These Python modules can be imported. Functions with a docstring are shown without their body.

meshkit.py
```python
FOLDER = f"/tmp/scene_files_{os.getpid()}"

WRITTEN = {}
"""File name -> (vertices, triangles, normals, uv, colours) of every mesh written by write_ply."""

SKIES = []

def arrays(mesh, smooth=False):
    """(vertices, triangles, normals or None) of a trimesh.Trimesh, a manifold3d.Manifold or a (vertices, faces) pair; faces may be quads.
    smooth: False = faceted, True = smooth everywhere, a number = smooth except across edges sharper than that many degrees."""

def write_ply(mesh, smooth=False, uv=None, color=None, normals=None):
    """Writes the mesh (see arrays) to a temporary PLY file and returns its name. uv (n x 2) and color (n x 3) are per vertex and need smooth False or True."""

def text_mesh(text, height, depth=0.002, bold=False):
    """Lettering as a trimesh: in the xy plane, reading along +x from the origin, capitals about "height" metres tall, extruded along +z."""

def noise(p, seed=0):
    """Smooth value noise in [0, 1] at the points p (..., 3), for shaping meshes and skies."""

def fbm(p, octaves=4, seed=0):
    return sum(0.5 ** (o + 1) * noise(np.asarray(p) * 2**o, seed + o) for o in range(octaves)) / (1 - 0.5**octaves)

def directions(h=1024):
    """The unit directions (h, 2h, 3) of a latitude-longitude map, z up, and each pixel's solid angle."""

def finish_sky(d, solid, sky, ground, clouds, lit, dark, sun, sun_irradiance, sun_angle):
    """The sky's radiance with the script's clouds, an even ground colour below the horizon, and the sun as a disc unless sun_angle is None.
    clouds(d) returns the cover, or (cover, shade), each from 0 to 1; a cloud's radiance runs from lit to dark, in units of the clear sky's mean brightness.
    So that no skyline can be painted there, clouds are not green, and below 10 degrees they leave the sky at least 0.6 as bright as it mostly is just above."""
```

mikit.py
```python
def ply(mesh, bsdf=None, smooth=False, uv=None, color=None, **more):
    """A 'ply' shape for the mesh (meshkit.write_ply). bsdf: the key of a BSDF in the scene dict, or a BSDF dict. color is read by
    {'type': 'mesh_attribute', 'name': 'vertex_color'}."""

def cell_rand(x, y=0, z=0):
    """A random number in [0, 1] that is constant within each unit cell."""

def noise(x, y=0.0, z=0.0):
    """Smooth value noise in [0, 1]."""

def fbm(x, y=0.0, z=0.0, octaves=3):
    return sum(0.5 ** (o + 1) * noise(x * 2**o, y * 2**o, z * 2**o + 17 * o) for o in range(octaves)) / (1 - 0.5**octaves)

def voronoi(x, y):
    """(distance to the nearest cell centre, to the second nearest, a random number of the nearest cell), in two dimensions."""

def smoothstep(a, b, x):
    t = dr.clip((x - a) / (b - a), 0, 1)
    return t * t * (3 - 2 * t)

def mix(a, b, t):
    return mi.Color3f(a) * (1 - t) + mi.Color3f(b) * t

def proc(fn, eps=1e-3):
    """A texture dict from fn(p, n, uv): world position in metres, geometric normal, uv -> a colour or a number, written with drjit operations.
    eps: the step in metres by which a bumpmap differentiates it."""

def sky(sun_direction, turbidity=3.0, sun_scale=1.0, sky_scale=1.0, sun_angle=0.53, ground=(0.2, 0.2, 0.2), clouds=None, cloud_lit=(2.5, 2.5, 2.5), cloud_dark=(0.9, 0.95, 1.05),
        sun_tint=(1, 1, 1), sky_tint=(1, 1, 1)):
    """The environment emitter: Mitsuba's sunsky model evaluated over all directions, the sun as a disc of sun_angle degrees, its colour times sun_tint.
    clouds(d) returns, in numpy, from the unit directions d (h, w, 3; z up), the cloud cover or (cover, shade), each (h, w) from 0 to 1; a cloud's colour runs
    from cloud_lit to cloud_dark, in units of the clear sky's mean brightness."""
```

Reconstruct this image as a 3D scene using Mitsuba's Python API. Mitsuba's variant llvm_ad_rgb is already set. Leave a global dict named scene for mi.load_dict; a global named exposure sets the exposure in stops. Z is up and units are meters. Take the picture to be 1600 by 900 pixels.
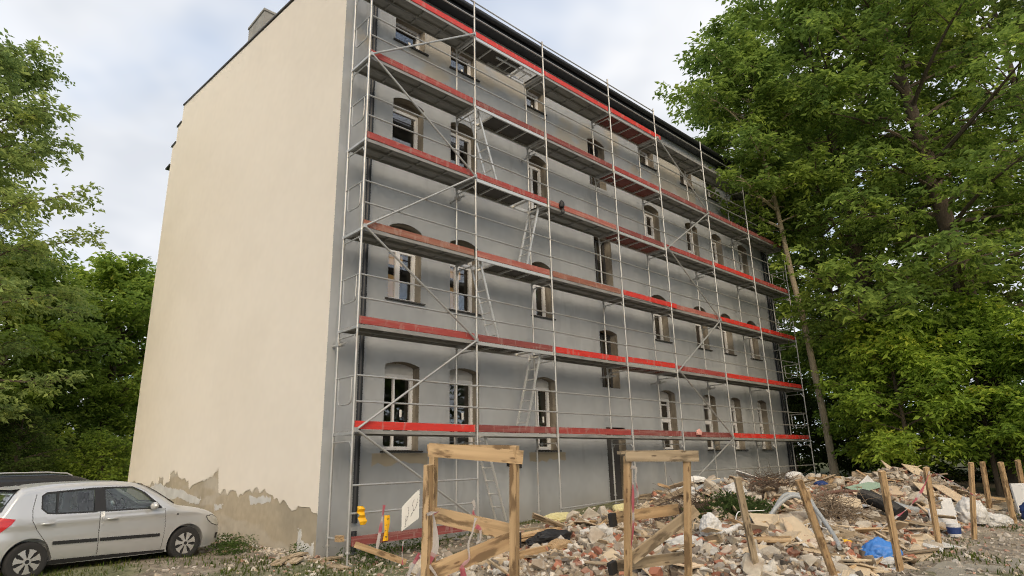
import math, numpy as np, trimesh, drjit as dr, mitsuba as mi, mikit, meshkit
import manifold3d as m3
from shapely.geometry import Polygon, box as sbox, Point
from shapely.ops import unary_union
from scipy.interpolate import PchipInterpolator
from mikit import noise, fbm, voronoi, smoothstep, mix

# ------------------------------------------------------------------ camera, sky, exposure
T = mi.ScalarTransform4f
CAM = np.array([-6.0234, -10.6593, 1.65])
YAW, PITCH, ROLL, FOC = 0.7608, 0.2720, -0.0235, 986.98
_f = np.array([math.sin(YAW)*math.cos(PITCH), math.cos(YAW)*math.cos(PITCH), math.sin(PITCH)])
_r = np.array([math.cos(YAW), -math.sin(YAW), 0.0]); _u = np.cross(_r, _f)
_r, _u = math.cos(ROLL)*_r + math.sin(ROLL)*_u, -math.sin(ROLL)*_r + math.cos(ROLL)*_u
scene, labels = {}, {}
scene['camera'] = {'type': 'perspective', 'fov': 2*math.degrees(math.atan(800/FOC)), 'fov_axis': 'x',
                   'near_clip': 0.1, 'far_clip': 2000.0,
                   'to_world': T().look_at(origin=CAM.tolist(), target=(CAM+_f).tolist(), up=_u.tolist())}

def clouds(d):
    z = np.maximum(d[..., 2], 0.04)
    p = np.stack([d[..., 0]/(z+0.25)*1.7, d[..., 1]/(z+0.25)*1.7, np.full(z.shape, 3.7)], -1)
    a = meshkit.fbm(p*1.15, 5, 11)
    b = meshkit.fbm(p*2.3+9.0, 4, 5)
    cover = np.clip((a-0.28)/0.25, 0, 1)*0.55 + 0.45
    shade = np.clip(1.75-2.2*b - 0.5*(a-0.5), 0, 1)
    return cover, shade
SUN = (-0.58, -0.80, 0.60)
scene['sky'] = mikit.sky(SUN, turbidity=3.0, sun_scale=0.24, sun_angle=42, clouds=clouds,
                         cloud_lit=(1.72, 1.73, 1.76), cloud_dark=(1.24, 1.30, 1.40), ground=(0.14, 0.14, 0.11), sun_tint=(1.0, 0.98, 0.95))
exposure = 2.95

# ------------------------------------------------------------------ materials
def mat(key, base, rough=0.6, metal=0.0, spec=0.5, two=True, bump=None, bscale=0.01, **k):
    b = {'type': 'principled', 'base_color': base if isinstance(base, dict) else {'type': 'rgb', 'value': list(base)},
         'roughness': rough, 'metallic': metal, 'specular': spec, **k}
    if bump is not None:
        b = {'type': 'bumpmap', 'arbitrary': bump, 'scale': bscale, 'bsdf': b}
    scene[key] = {'type': 'twosided', 'bsdf': b} if two else b

def f_grey(p, n, uv):
    t = fbm(p.x*0.55, p.z*0.8, 3.0, 4)
    s = fbm(p.x*7, p.z*5, 9.0, 3)
    str_ = fbm(p.x*5, p.z*0.35, 4.0, 3)
    c = mix((0.300, 0.322, 0.342), (0.348, 0.371, 0.390), smoothstep(0.3, 0.7, t))
    tr = voronoi(p.x*1.1+0.5*t, p.z*1.6+0.4*s); c = c * (0.90 + 0.10*s + 0.08*str_ + 0.045*tr[2])
    c = mix(c, c*0.92, smoothstep(0.66, 0.72, fbm(p.x*2.6, p.z*0.55, 7.0, 4)))
    # the top storey still shows the beige base coat in clouds where the grey has not covered it
    e = smoothstep(0.47, 0.62, fbm(p.x*0.8+4, p.z*1.3, 1.0, 4)) * smoothstep(10.2, 11.1, p.z) * smoothstep(13.6, 12.3, p.z)
    c = mix(c, (0.37, 0.34, 0.28), e*0.75)
    # dirt splashed low on the wall
    d = smoothstep(1.3, 0.2, p.z + 0.5*fbm(p.x*2, p.z*2, 5.0, 3) - 0.03*p.x)
    return mix(c, (0.19, 0.18, 0.155), d*0.55)
mat('m_grey_render', mikit.proc(f_grey), 0.9, bump=mikit.proc(lambda p, n, uv: fbm(p.x*45, p.z*45, p.y*45, 2), 0.004), bscale=0.004)

def f_beige(p, n, uv):
    t = fbm(p.y*0.35, p.z*0.5, 2.0, 4); s = fbm(p.y*6, p.z*6, 7.0, 3)
    v = fbm(p.y*1.6, p.z*0.22, 5.0, 3)
    c = mix((0.655, 0.612, 0.537), (0.68, 0.638, 0.563), smoothstep(0.3, 0.7, t))
    return c * (0.965 + 0.05*s + 0.02*v)
mat('m_beige_render', mikit.proc(f_beige), 0.9, bump=mikit.proc(lambda p, n, uv: fbm(p.x*45, p.z*45, p.y*45, 2), 0.004), bscale=0.004)

def f_base(p, n, uv):
    t = fbm(p.y*0.9, p.z*1.6, 2.0, 4); s = fbm(p.y*9, p.z*9, 3.0, 3)
    c = mix((0.30, 0.265, 0.20), (0.38, 0.33, 0.245), smoothstep(0.3, 0.7, t))
    c = mix(c, (0.43, 0.40, 0.34), smoothstep(0.55, 0.7, fbm(p.y*0.5+3, p.z*2.2, 8.0, 3))*0.6)
    return c*(0.88+0.22*s)
mat('m_base_render', mikit.proc(f_base), 0.95, bump=mikit.proc(lambda p, n, uv: fbm(p.x*30, p.z*30, p.y*30, 3), 0.004), bscale=0.006)

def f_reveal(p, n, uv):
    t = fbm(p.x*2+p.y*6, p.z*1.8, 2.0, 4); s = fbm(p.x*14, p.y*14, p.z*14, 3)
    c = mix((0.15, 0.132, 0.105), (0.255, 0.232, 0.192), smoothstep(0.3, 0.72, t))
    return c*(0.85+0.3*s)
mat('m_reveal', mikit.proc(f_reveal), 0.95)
mat('m_white_plaster', mikit.proc(lambda p, n, uv: mix((0.40, 0.40, 0.38), (0.58, 0.585, 0.57), fbm(p.x*4+p.y*4, p.z*5, 2.0, 4))), 0.9)

def f_wood(a, b):
    def f(p, n, uv):
        u, v = uv.x, uv.y
        g = fbm(u*1.3, v*38+2.5*noise(u*1.7, v*6), 1.0, 3)
        k = fbm(u*1.1+7, v*5, 2.0, 3)
        st = smoothstep(0.54, 0.72, fbm(u*5.1+3, v*16, 6.0, 4))
        c = mix(a, b, smoothstep(0.25, 0.75, 0.55*g+0.45*k))
        kn = smoothstep(0.10, 0.04, voronoi(u*2.7, v*9+3)[0])
        c = mix(c, (a[0]*0.35, a[1]*0.30, a[2]*0.26), kn*0.8)
        return mix(c, (a[0]*0.42, a[1]*0.40, a[2]*0.38), st*0.85)
    return f
mat('m_wood', mikit.proc(f_wood((0.30, 0.195, 0.10), (0.50, 0.36, 0.205))), 0.75)
mat('m_wood_grey', mikit.proc(f_wood((0.215, 0.165, 0.105), (0.375, 0.30, 0.205))), 0.85)
mat('m_wood_pale', mikit.proc(f_wood((0.44, 0.35, 0.235), (0.60, 0.50, 0.36))), 0.8)
mat('m_wood_dark', (0.022, 0.02, 0.019), 0.7)

def f_steel(p, n, uv):
    s = fbm(p.x*9, p.y*9, p.z*4, 3)
    r = smoothstep(0.60, 0.74, fbm(p.x*4+5, p.y*4, p.z*3, 3))
    return mix(mix((0.36, 0.37, 0.365), (0.56, 0.56, 0.55), s), (0.36, 0.30, 0.24), r*0.35)
mat('m_steel', mikit.proc(f_steel), 0.42, 0.55)
def f_deck(p, n, uv):
    s = fbm(p.x*3, p.y*11, 1.0, 3)
    return mix((0.20, 0.20, 0.195), (0.36, 0.36, 0.35), s)
mat('m_deck', mikit.proc(f_deck), 0.6, 0.25)
mat('m_alu', (0.62, 0.62, 0.60), 0.38, 0.6)
mat('m_ply_red', mikit.proc(lambda p, n, uv: mix((0.15, 0.035, 0.028), (0.23, 0.06, 0.045), fbm(p.x*2.5, p.y*7, 0.0, 3))), 0.6)
mat('m_ply_dark', mikit.proc(lambda p, n, uv: mix((0.045, 0.04, 0.036), (0.085, 0.075, 0.065), fbm(p.x*2.5, p.y*7, 0.0, 3))), 0.6)
def f_toe(a, b, w):
    def f(p, n, uv):
        s = fbm(p.x*3.0, p.z*14, p.y*3, 3)
        m = smoothstep(0.58, 0.70, fbm(p.x*1.6+3, p.z*30, 2.0, 3))
        k = smoothstep(0.66, 0.70, fbm(p.x*14, p.z*4.0, 5.0, 2))
        return mix(mix(mix(a, b, s), w, m*0.6), (0.40, 0.33, 0.30), k*0.25)
    return f
mat('m_toe_bright', mikit.proc(f_toe((0.50, 0.030, 0.022), (0.60, 0.045, 0.034), (0.42, 0.07, 0.06))), 0.5)
mat('m_toe_red', mikit.proc(f_toe((0.26, 0.042, 0.038), (0.35, 0.060, 0.052), (0.32, 0.13, 0.11))), 0.7)
mat('m_toe_dull', mikit.proc(f_toe((0.17, 0.043, 0.040), (0.25, 0.066, 0.060), (0.27, 0.14, 0.125))), 0.8)
mat('m_toe_pink', mikit.proc(f_toe((0.30, 0.085, 0.068), (0.40, 0.14, 0.115), (0.42, 0.22, 0.18))), 0.85)
mat('m_toe_brown', mikit.proc(f_toe((0.22, 0.085, 0.06), (0.31, 0.13, 0.09), (0.30, 0.17, 0.13))), 0.85)

mat('m_pvc', (0.64, 0.65, 0.66), 0.35)
mat('m_path', mikit.proc(lambda p, n, uv: mix((0.15, 0.14, 0.115), (0.25, 0.235, 0.195), fbm(p.x*3, p.y*3, 0.0, 4))), 0.95)
mat('m_dark_frame', (0.05, 0.05, 0.052), 0.4)
mat('m_anthracite', (0.018, 0.020, 0.024), 0.45)
mat('m_sill', (0.045, 0.042, 0.04), 0.5)
mat('m_roof', (0.05, 0.05, 0.055), 0.7)
mat('m_concrete', mikit.proc(lambda p, n, uv: mix((0.22, 0.22, 0.21), (0.33, 0.33, 0.31), fbm(p.x*3, p.y*3, p.z*3, 4))), 0.9)
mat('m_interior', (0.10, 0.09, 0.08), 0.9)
mat('m_osb', (0.46, 0.30, 0.12), 0.8)
scene['m_glass'] = {'type': 'thindielectric', 'int_ior': 1.52}
scene['m_car_glass'] = {'type': 'thindielectric', 'int_ior': 1.52, 'specular_transmittance': {'type': 'rgb', 'value': [0.74, 0.83, 0.80]}}
mat('m_silver', (0.55, 0.56, 0.565), 0.20, 0.45, clearcoat=0.8, clearcoat_gloss=0.92)
mat('m_black_paint', (0.012, 0.013, 0.015), 0.22, 0.0, clearcoat=0.8, clearcoat_gloss=0.95)
mat('m_rubber', (0.022, 0.022, 0.022), 0.8)
mat('m_black_plastic', (0.018, 0.018, 0.019), 0.5)
mat('m_hubcap', (0.55, 0.55, 0.54), 0.3, 0.5)
mat('m_red_lamp', (0.50, 0.012, 0.015), 0.12, clearcoat=1.0)
mat('m_clear_lamp', (0.62, 0.62, 0.58), 0.1, 0.3, clearcoat=1.0)
mat('m_seat', (0.07, 0.07, 0.075), 0.9)
mat('m_bark', mikit.proc(lambda p, n, uv: mix((0.055, 0.043, 0.032), (0.16, 0.125, 0.09), fbm(p.x*9, p.y*9, p.z*2.0, 4))), 0.95)
mat('m_bark_pale', mikit.proc(lambda p, n, uv: mix((0.32, 0.26, 0.18), (0.52, 0.44, 0.31), fbm(p.x*9, p.y*9, p.z*2.5, 4))), 0.95)
scene['m_leaf'] = {'type': 'principledthin', 'base_color': {'type': 'mesh_attribute', 'name': 'vertex_color'}, 'roughness': 0.5, 'diff_trans': 1.0, 'spec_trans': 0.0, 'eta': 1.4}
mat('m_vcol', {'type': 'mesh_attribute', 'name': 'vertex_color'}, 0.85)
scene['m_film'] = {'type': 'principledthin', 'base_color': {'type': 'rgb', 'value': [0.75, 0.76, 0.76]}, 'roughness': 0.3, 'diff_trans': 0.7, 'spec_trans': 0.0}

def f_brick(p, n, uv):
    s = fbm(p.x*16, p.y*16, p.z*16, 3); k = fbm(p.x*5, p.y*5, p.z*5+3, 3)
    c = mix((0.19, 0.075, 0.05), (0.33, 0.145, 0.095), s)
    c = mix(c, (0.50, 0.45, 0.38), smoothstep(0.52, 0.66, k)*0.8)
    return mix(c, (0.34, 0.28, 0.21), smoothstep(0.35, 0.95, n.z)*(0.1+0.35*s))
mat('m_brick', mikit.proc(f_brick), 0.9)
def f_chunk(p, n, uv):
    s = fbm(p.x*14, p.y*14, p.z*14, 3); k = fbm(p.x*3.1, p.y*3.1, p.z*3+3, 3)
    c = mix((0.26, 0.225, 0.175), (0.56, 0.52, 0.44), s)
    c = mix(c, (0.30, 0.235, 0.175), smoothstep(0.5, 0.68, k)*0.7)
    return mix(c, (0.40, 0.345, 0.275), smoothstep(0.4, 0.95, n.z)*(0.05+0.35*s))
mat('m_chunk', mikit.proc(f_chunk), 0.95)
mat('m_stone', mikit.proc(lambda p, n, uv: mix((0.30, 0.285, 0.25), (0.64, 0.625, 0.58), fbm(p.x*11, p.y*11, p.z*11, 3))), 0.95)
mat('m_board', mikit.proc(lambda p, n, uv: mix((0.40, 0.30, 0.20), (0.57, 0.46, 0.33), fbm(p.x*5, p.y*5, p.z*5, 4))), 0.9)
mat('m_card', mikit.proc(lambda p, n, uv: mix((0.42, 0.335, 0.225), (0.55, 0.46, 0.33), fbm(p.x*4, p.y*4, p.z*4, 3))), 0.9)
mat('m_sack', mikit.proc(lambda p, n, uv: mix((0.40, 0.40, 0.38), (0.66, 0.66, 0.65), fbm(p.x*8, p.y*8, p.z*8, 3))), 0.6)
mat('m_blue', (0.045, 0.19, 0.56), 0.4)
mat('m_navy', (0.02, 0.045, 0.16), 0.5)
mat('m_yellow', (0.72, 0.44, 0.03), 0.45)
mat('m_foam', (0.52, 0.48, 0.25), 0.9)
mat('m_pipe_grey', (0.30, 0.32, 0.33), 0.45)
mat('m_green_sheet', (0.25, 0.35, 0.27), 0.7)
mat('m_brown_sheet', (0.14, 0.075, 0.055), 0.7)
mat('m_paper', (0.70, 0.70, 0.67), 0.7)
mat('m_ink', (0.05, 0.05, 0.055), 0.7)
mat('m_pink', (0.60, 0.33, 0.29), 0.8)

def f_ground(p, n, uv):
    t = fbm(p.x*0.55, p.y*0.55, 1.0, 4); s = fbm(p.x*9, p.y*9, 2.0, 4)
    c = mix((0.115, 0.098, 0.075), (0.215, 0.19, 0.15), smoothstep(0.3, 0.7, 0.4*t+0.6*s))
    g = smoothstep(0.48, 0.60, fbm(p.x*0.5+11, p.y*0.5, 3.0, 4))
    g = dr.maximum(g, smoothstep(13.0, 20.0, p.y))
    c = mix(c, mix((0.045, 0.06, 0.022), (0.10, 0.115, 0.045), s), g*0.7)
    far = smoothstep(24.0, 30.0, p.x)
    return mix(c, (0.05, 0.055, 0.025), far)
mat('m_ground', mikit.proc(f_ground), 0.97, bump=mikit.proc(lambda p, n, uv: fbm(p.x*13, p.y*13, 0.0, 4), 0.01), bscale=0.05)
def f_mound(p, n, uv):
    s = fbm(p.x*10, p.y*10, p.z*10, 4); t = fbm(p.x*0.9, p.y*0.9, 4.0, 3)
    c = mix((0.085, 0.068, 0.05), (0.27, 0.235, 0.185), s)
    c = mix(c, (0.15, 0.08, 0.055), smoothstep(0.5, 0.65, t)*0.7)
    cell = voronoi(p.x*14, p.y*14)
    return c*(0.7+0.6*cell[2])
mat('m_mound', mikit.proc(f_mound), 0.97, bump=mikit.proc(lambda p, n, uv: voronoi(p.x*14, p.y*14)[0], 0.01), bscale=0.06)

# ------------------------------------------------------------------ helpers
def key_of(name):
    if name not in scene and name not in labels: return name
    i = 1
    while f'{name}_{i:03d}' in scene or f'{name}_{i:03d}' in labels: i += 1
    return f'{name}_{i:03d}'
_next = {}
def fast_key(name):
    i = _next.get(name, 0); _next[name] = i+1
    return name if i == 0 else f'{name}_{i:03d}'
def thing(name, label, cat, group=None):
    k = fast_key(name); labels[k] = {'label': label, 'category': cat}
    if group: labels[k]['group'] = group
    return k
def obj(name, mesh, bsdf, parent=None, smooth=False, label=None, cat=None, group=None, kind=None, uv=None, color=None, dict_=None, to_world=None):
    k = fast_key(f'{parent}__{name}' if parent else name)
    d = dict_ if dict_ is not None else mikit.ply(mesh, bsdf, smooth=smooth, uv=uv, color=color)
    scene[k] = {**d, 'to_world': to_world} if to_world is not None else d
    l = {a: b for a, b in (('label', label), ('category', cat), ('group', group), ('kind', kind)) if b}
    if l: labels[k] = l
    return k
def cat_(ms): return trimesh.util.concatenate([m if isinstance(m, trimesh.Trimesh) else trimesh.Trimesh(m[0], m[1], process=False) for m in ms])
def bx(x0, x1, y0, y1, z0, z1):
    m = trimesh.creation.box((x1-x0, y1-y0, z1-z0)); m.apply_translation(((x0+x1)/2, (y0+y1)/2, (z0+z1)/2)); return m
def tube(p0, p1, r, n=8, r1=None):
    p0, p1 = np.array(p0, float), np.array(p1, float); d = p1-p0; d /= np.linalg.norm(d)
    a = np.cross(d, [0, 0, 1] if abs(d[2]) < 0.9 else [1, 0, 0]); a /= np.linalg.norm(a); b = np.cross(d, a)
    t = np.arange(n)*2*np.pi/n; ring = np.cos(t)[:, None]*a + np.sin(t)[:, None]*b
    r1 = r if r1 is None else r1
    v = np.vstack([p0+ring*r, p1+ring*r1, [p0, p1]]); i = np.arange(n); j = (i+1) % n
    f = np.vstack([np.c_[i, j, j+n], np.c_[i, j+n, i+n], np.c_[j, i, i*0+2*n], np.c_[i+n, j+n, i*0+2*n+1]])
    return trimesh.Trimesh(v, f, process=False)
def ptube(pts, rad, n=6, cap=True):
    p = np.asarray(pts, float); r = np.broadcast_to(rad, (len(p),))
    t = np.gradient(p, axis=0); t /= np.linalg.norm(t, axis=1, keepdims=True)+1e-12
    ref = np.array([0.31, 0.22, 0.92]) if abs(t[:, 2]).mean() < 0.8 else np.array([0.95, 0.3, 0.05])
    a = np.cross(t, ref); a /= np.linalg.norm(a, axis=1, keepdims=True)+1e-12; b = np.cross(t, a)
    ang = np.arange(n)*2*np.pi/n
    v = (p[:, None] + r[:, None, None]*(np.cos(ang)[None, :, None]*a[:, None] + np.sin(ang)[None, :, None]*b[:, None])).reshape(-1, 3)
    i, j = np.meshgrid(np.arange(len(p)-1), np.arange(n), indexing='ij'); i, j = i.ravel(), j.ravel(); k = (j+1) % n
    f = np.vstack([np.c_[i*n+j, (i+1)*n+k, i*n+k], np.c_[i*n+j, (i+1)*n+j, (i+1)*n+k]])
    if cap:
        m = len(v); v = np.vstack([v, p[0], p[-1]]); q = np.arange(n); q2 = (q+1) % n; e = (len(p)-1)*n
        f = np.vstack([f, np.c_[q, q2, q*0+m], np.c_[e+q2, e+q, q*0+m+1]])
    return trimesh.Trimesh(v, f[:, ::-1], process=False)
_bs = np.random.default_rng(77)
def beam(p0, p1, w, t, up=(0, 0, 1), jag=0.0):
    """A board from p0 to p1: width w across the direction up, thickness t. Returns (vertices, faces, uv); 24 corners, grain along u."""
    p0, p1 = np.array(p0, float), np.array(p1, float); d = p1-p0; L = np.linalg.norm(d); d /= L
    s = np.cross(d, np.array(up, float)); s /= np.linalg.norm(s)+1e-9; q = np.cross(s, d)
    c = []
    for e, P in ((0, p0), (1, p1)):
        for a, b in ((-1, -1), (1, -1), (1, 1), (-1, 1)):
            c.append(P + s*a*t/2 + q*b*w/2 + (d*_bs.uniform(-jag, jag) if jag else 0))
    c = np.array(c); V, F, U = [], [], []; u0 = _bs.uniform(0, 40); v0 = _bs.uniform(0, 9)
    for f, wid in (((0, 1, 5, 4), t), ((1, 2, 6, 5), w), ((2, 3, 7, 6), t), ((3, 0, 4, 7), w)):
        k = len(V); V += [c[i] for i in f]; U += [(u0, v0), (u0, v0+wid), (u0+L, v0+wid), (u0+L, v0)]; F += [(k, k+1, k+2), (k, k+2, k+3)]; v0 += wid+0.05
    for f in ((3, 2, 1, 0), (4, 5, 6, 7)):
        k = len(V); V += [c[i] for i in f]; U += [(u0, v0), (u0+t*.3, v0), (u0+t*.3, v0+w), (u0, v0+w)]; F += [(k, k+1, k+2), (k, k+2, k+3)]
    return np.array(V), np.array(F), np.array(U)
def wood(name, p0, p1, w, t, bsdf='m_wood', parent=None, up=(0, 0, 1), jag=0.0, **k):
    v, f, u = beam(p0, p1, w, t, up, jag)
    return obj(name, (v, f), bsdf, parent, uv=u, **k)
def extr_xz(poly, y0, y1):
    ms = [trimesh.creation.extrude_polygon(g, y1-y0, engine='earcut') for g in getattr(poly, 'geoms', [poly]) if g.area > 1e-6]
    m = cat_(ms); v = m.vertices.copy(); m.vertices = np.c_[v[:, 0], y1-v[:, 2], v[:, 1]]; return m
def extr_yz(poly, x0, x1):
    ms = [trimesh.creation.extrude_polygon(g, x1-x0, engine='earcut') for g in getattr(poly, 'geoms', [poly]) if g.area > 1e-6]
    m = cat_(ms); v = m.vertices.copy(); m.vertices = np.c_[x0+v[:, 2], v[:, 0], v[:, 1]]; return m
def man(m): return m3.Manifold(m3.Mesh(np.asarray(m.vertices, np.float32), np.asarray(m.faces, np.uint32)))
def unman(M):
    q = M.to_mesh(); return trimesh.Trimesh(q.vert_properties[:, :3], q.tri_verts, process=False)
def hull(pts): return trimesh.convex.convex_hull(np.asarray(pts, float))
def sm(a, b, x):
    t = np.clip((x-a)/(b-a), 0, 1); return t*t*(3-2*t)

# ------------------------------------------------------------------ ground and rubble surfaces
def ground_h(x, y):
    x, y = np.asarray(x, float), np.asarray(y, float)
    h = 0.62*sm(-0.5, 12.5, x)*sm(-8.5, -1.0, y) + 0.13*sm(-1.5, 2.2, y)*sm(1.0, -0.6, x)
    h = h + 0.10*sm(2.0, 9.0, x)*sm(-9.0, -5.0, y)*0.5
    p = np.stack([x*0.9, y*0.9, np.zeros_like(x)], -1)
    near = sm(60, 30, np.hypot(x, y))
    return h + ((meshkit.fbm(p, 4, 3)-0.5)*0.09 + (meshkit.fbm(p*4, 3, 8)-0.5)*0.035)*near
BUMPS = [(8.3, -2.1, 0.42, 1.5, 1.0), (10.8, -3.0, 0.34, 1.7, 1.2), (14.6, -4.8, 0.72, 1.5, 1.2), (12.6, -4.2, 0.25, 1.6, 1.2), (4.2, -2.3, 0.20, 1.6, 0.9),
         (6.0, -3.6, 0.26, 1.5, 1.2), (2.6, -3.3, 0.12, 1.3, 1.0), (7.6, -5.2, 0.26, 1.3, 0.9), (4.6, -5.3, 0.18, 1.3, 0.9), (10.4, -5.6, 0.22, 1.5, 0.8), (17.5, -4.4, 0.2, 1.5, 1.0)]
HEAP = Polygon([(-0.5, -2.0), (0.6, -1.25), (3, -1.0), (6, -0.7), (9, -0.7), (13, -0.9), (17, -1.8), (20, -3.2), (21, -4.8), (19, -6.0), (16, -6.4), (12.5, -6.9), (9.0, -7.0), (6.0, -7.3), (3.6, -7.1), (2.2, -6.6), (1.2, -5.3), (0.4, -4.0), (-0.4, -2.8)])
import shapely
def heap_mask(x, y):
    pts = shapely.points(np.asarray(x, float), np.asarray(y, float))
    d = shapely.distance(pts, HEAP.exterior); ins = shapely.contains(HEAP, pts)
    return np.where(ins, d, -d)
def heap_h(x, y):
    x, y = np.asarray(x, float), np.asarray(y, float)
    m = heap_mask(x, y)
    h = 0.16 + sum(a*np.exp(-((x-cx)/sx)**2-((y-cy)/sy)**2) for cx, cy, a, sx, sy in BUMPS)
    p = np.stack([x, y, np.zeros_like(x)], -1)
    h = h + (meshkit.fbm(p*1.6, 4, 21)-0.5)*0.30 + (meshkit.fbm(p*6, 3, 22)-0.5)*0.10
    k = sm(-0.05, 0.9, m)
    return h*k - 0.12*(1-k)
def surf_h(x, y): return np.maximum(ground_h(x, y), ground_h(x, y)+heap_h(x, y))

# ------------------------------------------------------------------ setting: ground, mound, path
def axis(lo, hi, step, far):
    a = np.arange(lo, hi+step/2, step); g = np.array([1.0, 2.5, 5, 9, 15, 25, 45, 80, 150, 300, far])
    return np.concatenate([(lo-g)[::-1], a, hi+g])
def grid(xs, ys, fn):
    X, Y = np.meshgrid(xs, ys, indexing='ij'); Z = fn(X, Y); n, m = X.shape
    v = np.stack([X, Y, Z], -1).reshape(-1, 3); i, j = np.meshgrid(np.arange(n-1), np.arange(m-1), indexing='ij'); a = (i*m+j).ravel()
    return trimesh.Trimesh(v, np.vstack([np.c_[a, a+m, a+m+1], np.c_[a, a+m+1, a+1]]), process=False)
obj('ground', grid(axis(-8, 24, 0.12, 700), axis(-9.5, 4, 0.12, 700), ground_h), 'm_ground', smooth=True, label='trodden bare earth with thin grass around the building site', kind='structure')
gx, gy = np.arange(-0.8, 21.4, 0.085), np.arange(-7.6, -0.4, 0.085)
obj('rubble_mound', grid(gx, gy, lambda X, Y: ground_h(X, Y)+heap_h(X, Y)), 'm_mound', smooth=False, label='uneven mound of fine rubble and plaster dust in front of the scaffold', kind='structure')

# ------------------------------------------------------------------ apartment building
WALL, XR = 1.05, 21.1
BT = thing('apartment_building', 'four storey apartment building with grey street front and blank beige end wall behind scaffolding', 'building')
def arch(x0, x1, z0, zs, za=None):
    if za is None: return sbox(x0, z0, x1, zs)
    c, h = (x0+x1)/2, (x1-x0)/2; t = np.linspace(0, math.pi, 15)
    # a flat segment arch between the springing line and its crown
    R = (h*h+(za-zs)**2)/(2*(za-zs)); zc = za-R
    xs = np.linspace(h, -h, 15)
    return Polygon([(x0, z0), (x1, z0)] + [(c+x, zc+math.sqrt(R*R-x*x)) for x in xs])
COL = [(1.30, 2.20), (3.05, 3.95), (5.88, 6.66), None, (11.60, 12.50), (14.25, 15.12), (16.20, 16.96), (18.30, 19.10)]
WINS = []
for ci, c in enumerate(COL):
    if c is None: continue
    far = ci >= 6
    WINS.append((c, 1.98, 3.79, 3.88, 1, ci))
    WINS.append((c, 5.27 if ci in (0, 1) else 5.53, 6.99, 7.12, 2, ci))
    WINS.append((c, 8.62, 10.29, 10.41, 3, ci))
    WINS.append((c, 11.95, 12.70, None, 4, ci))
STAIR = [((8.70, 9.56), 3.77, 5.43, 5.52), ((8.70, 9.56), 6.98, 8.50, 8.60), ((8.68, 9.54), 10.25, 11.86, 11.96)]
DOOR = (8.74, 9.64, 0.25, 2.62)
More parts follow.
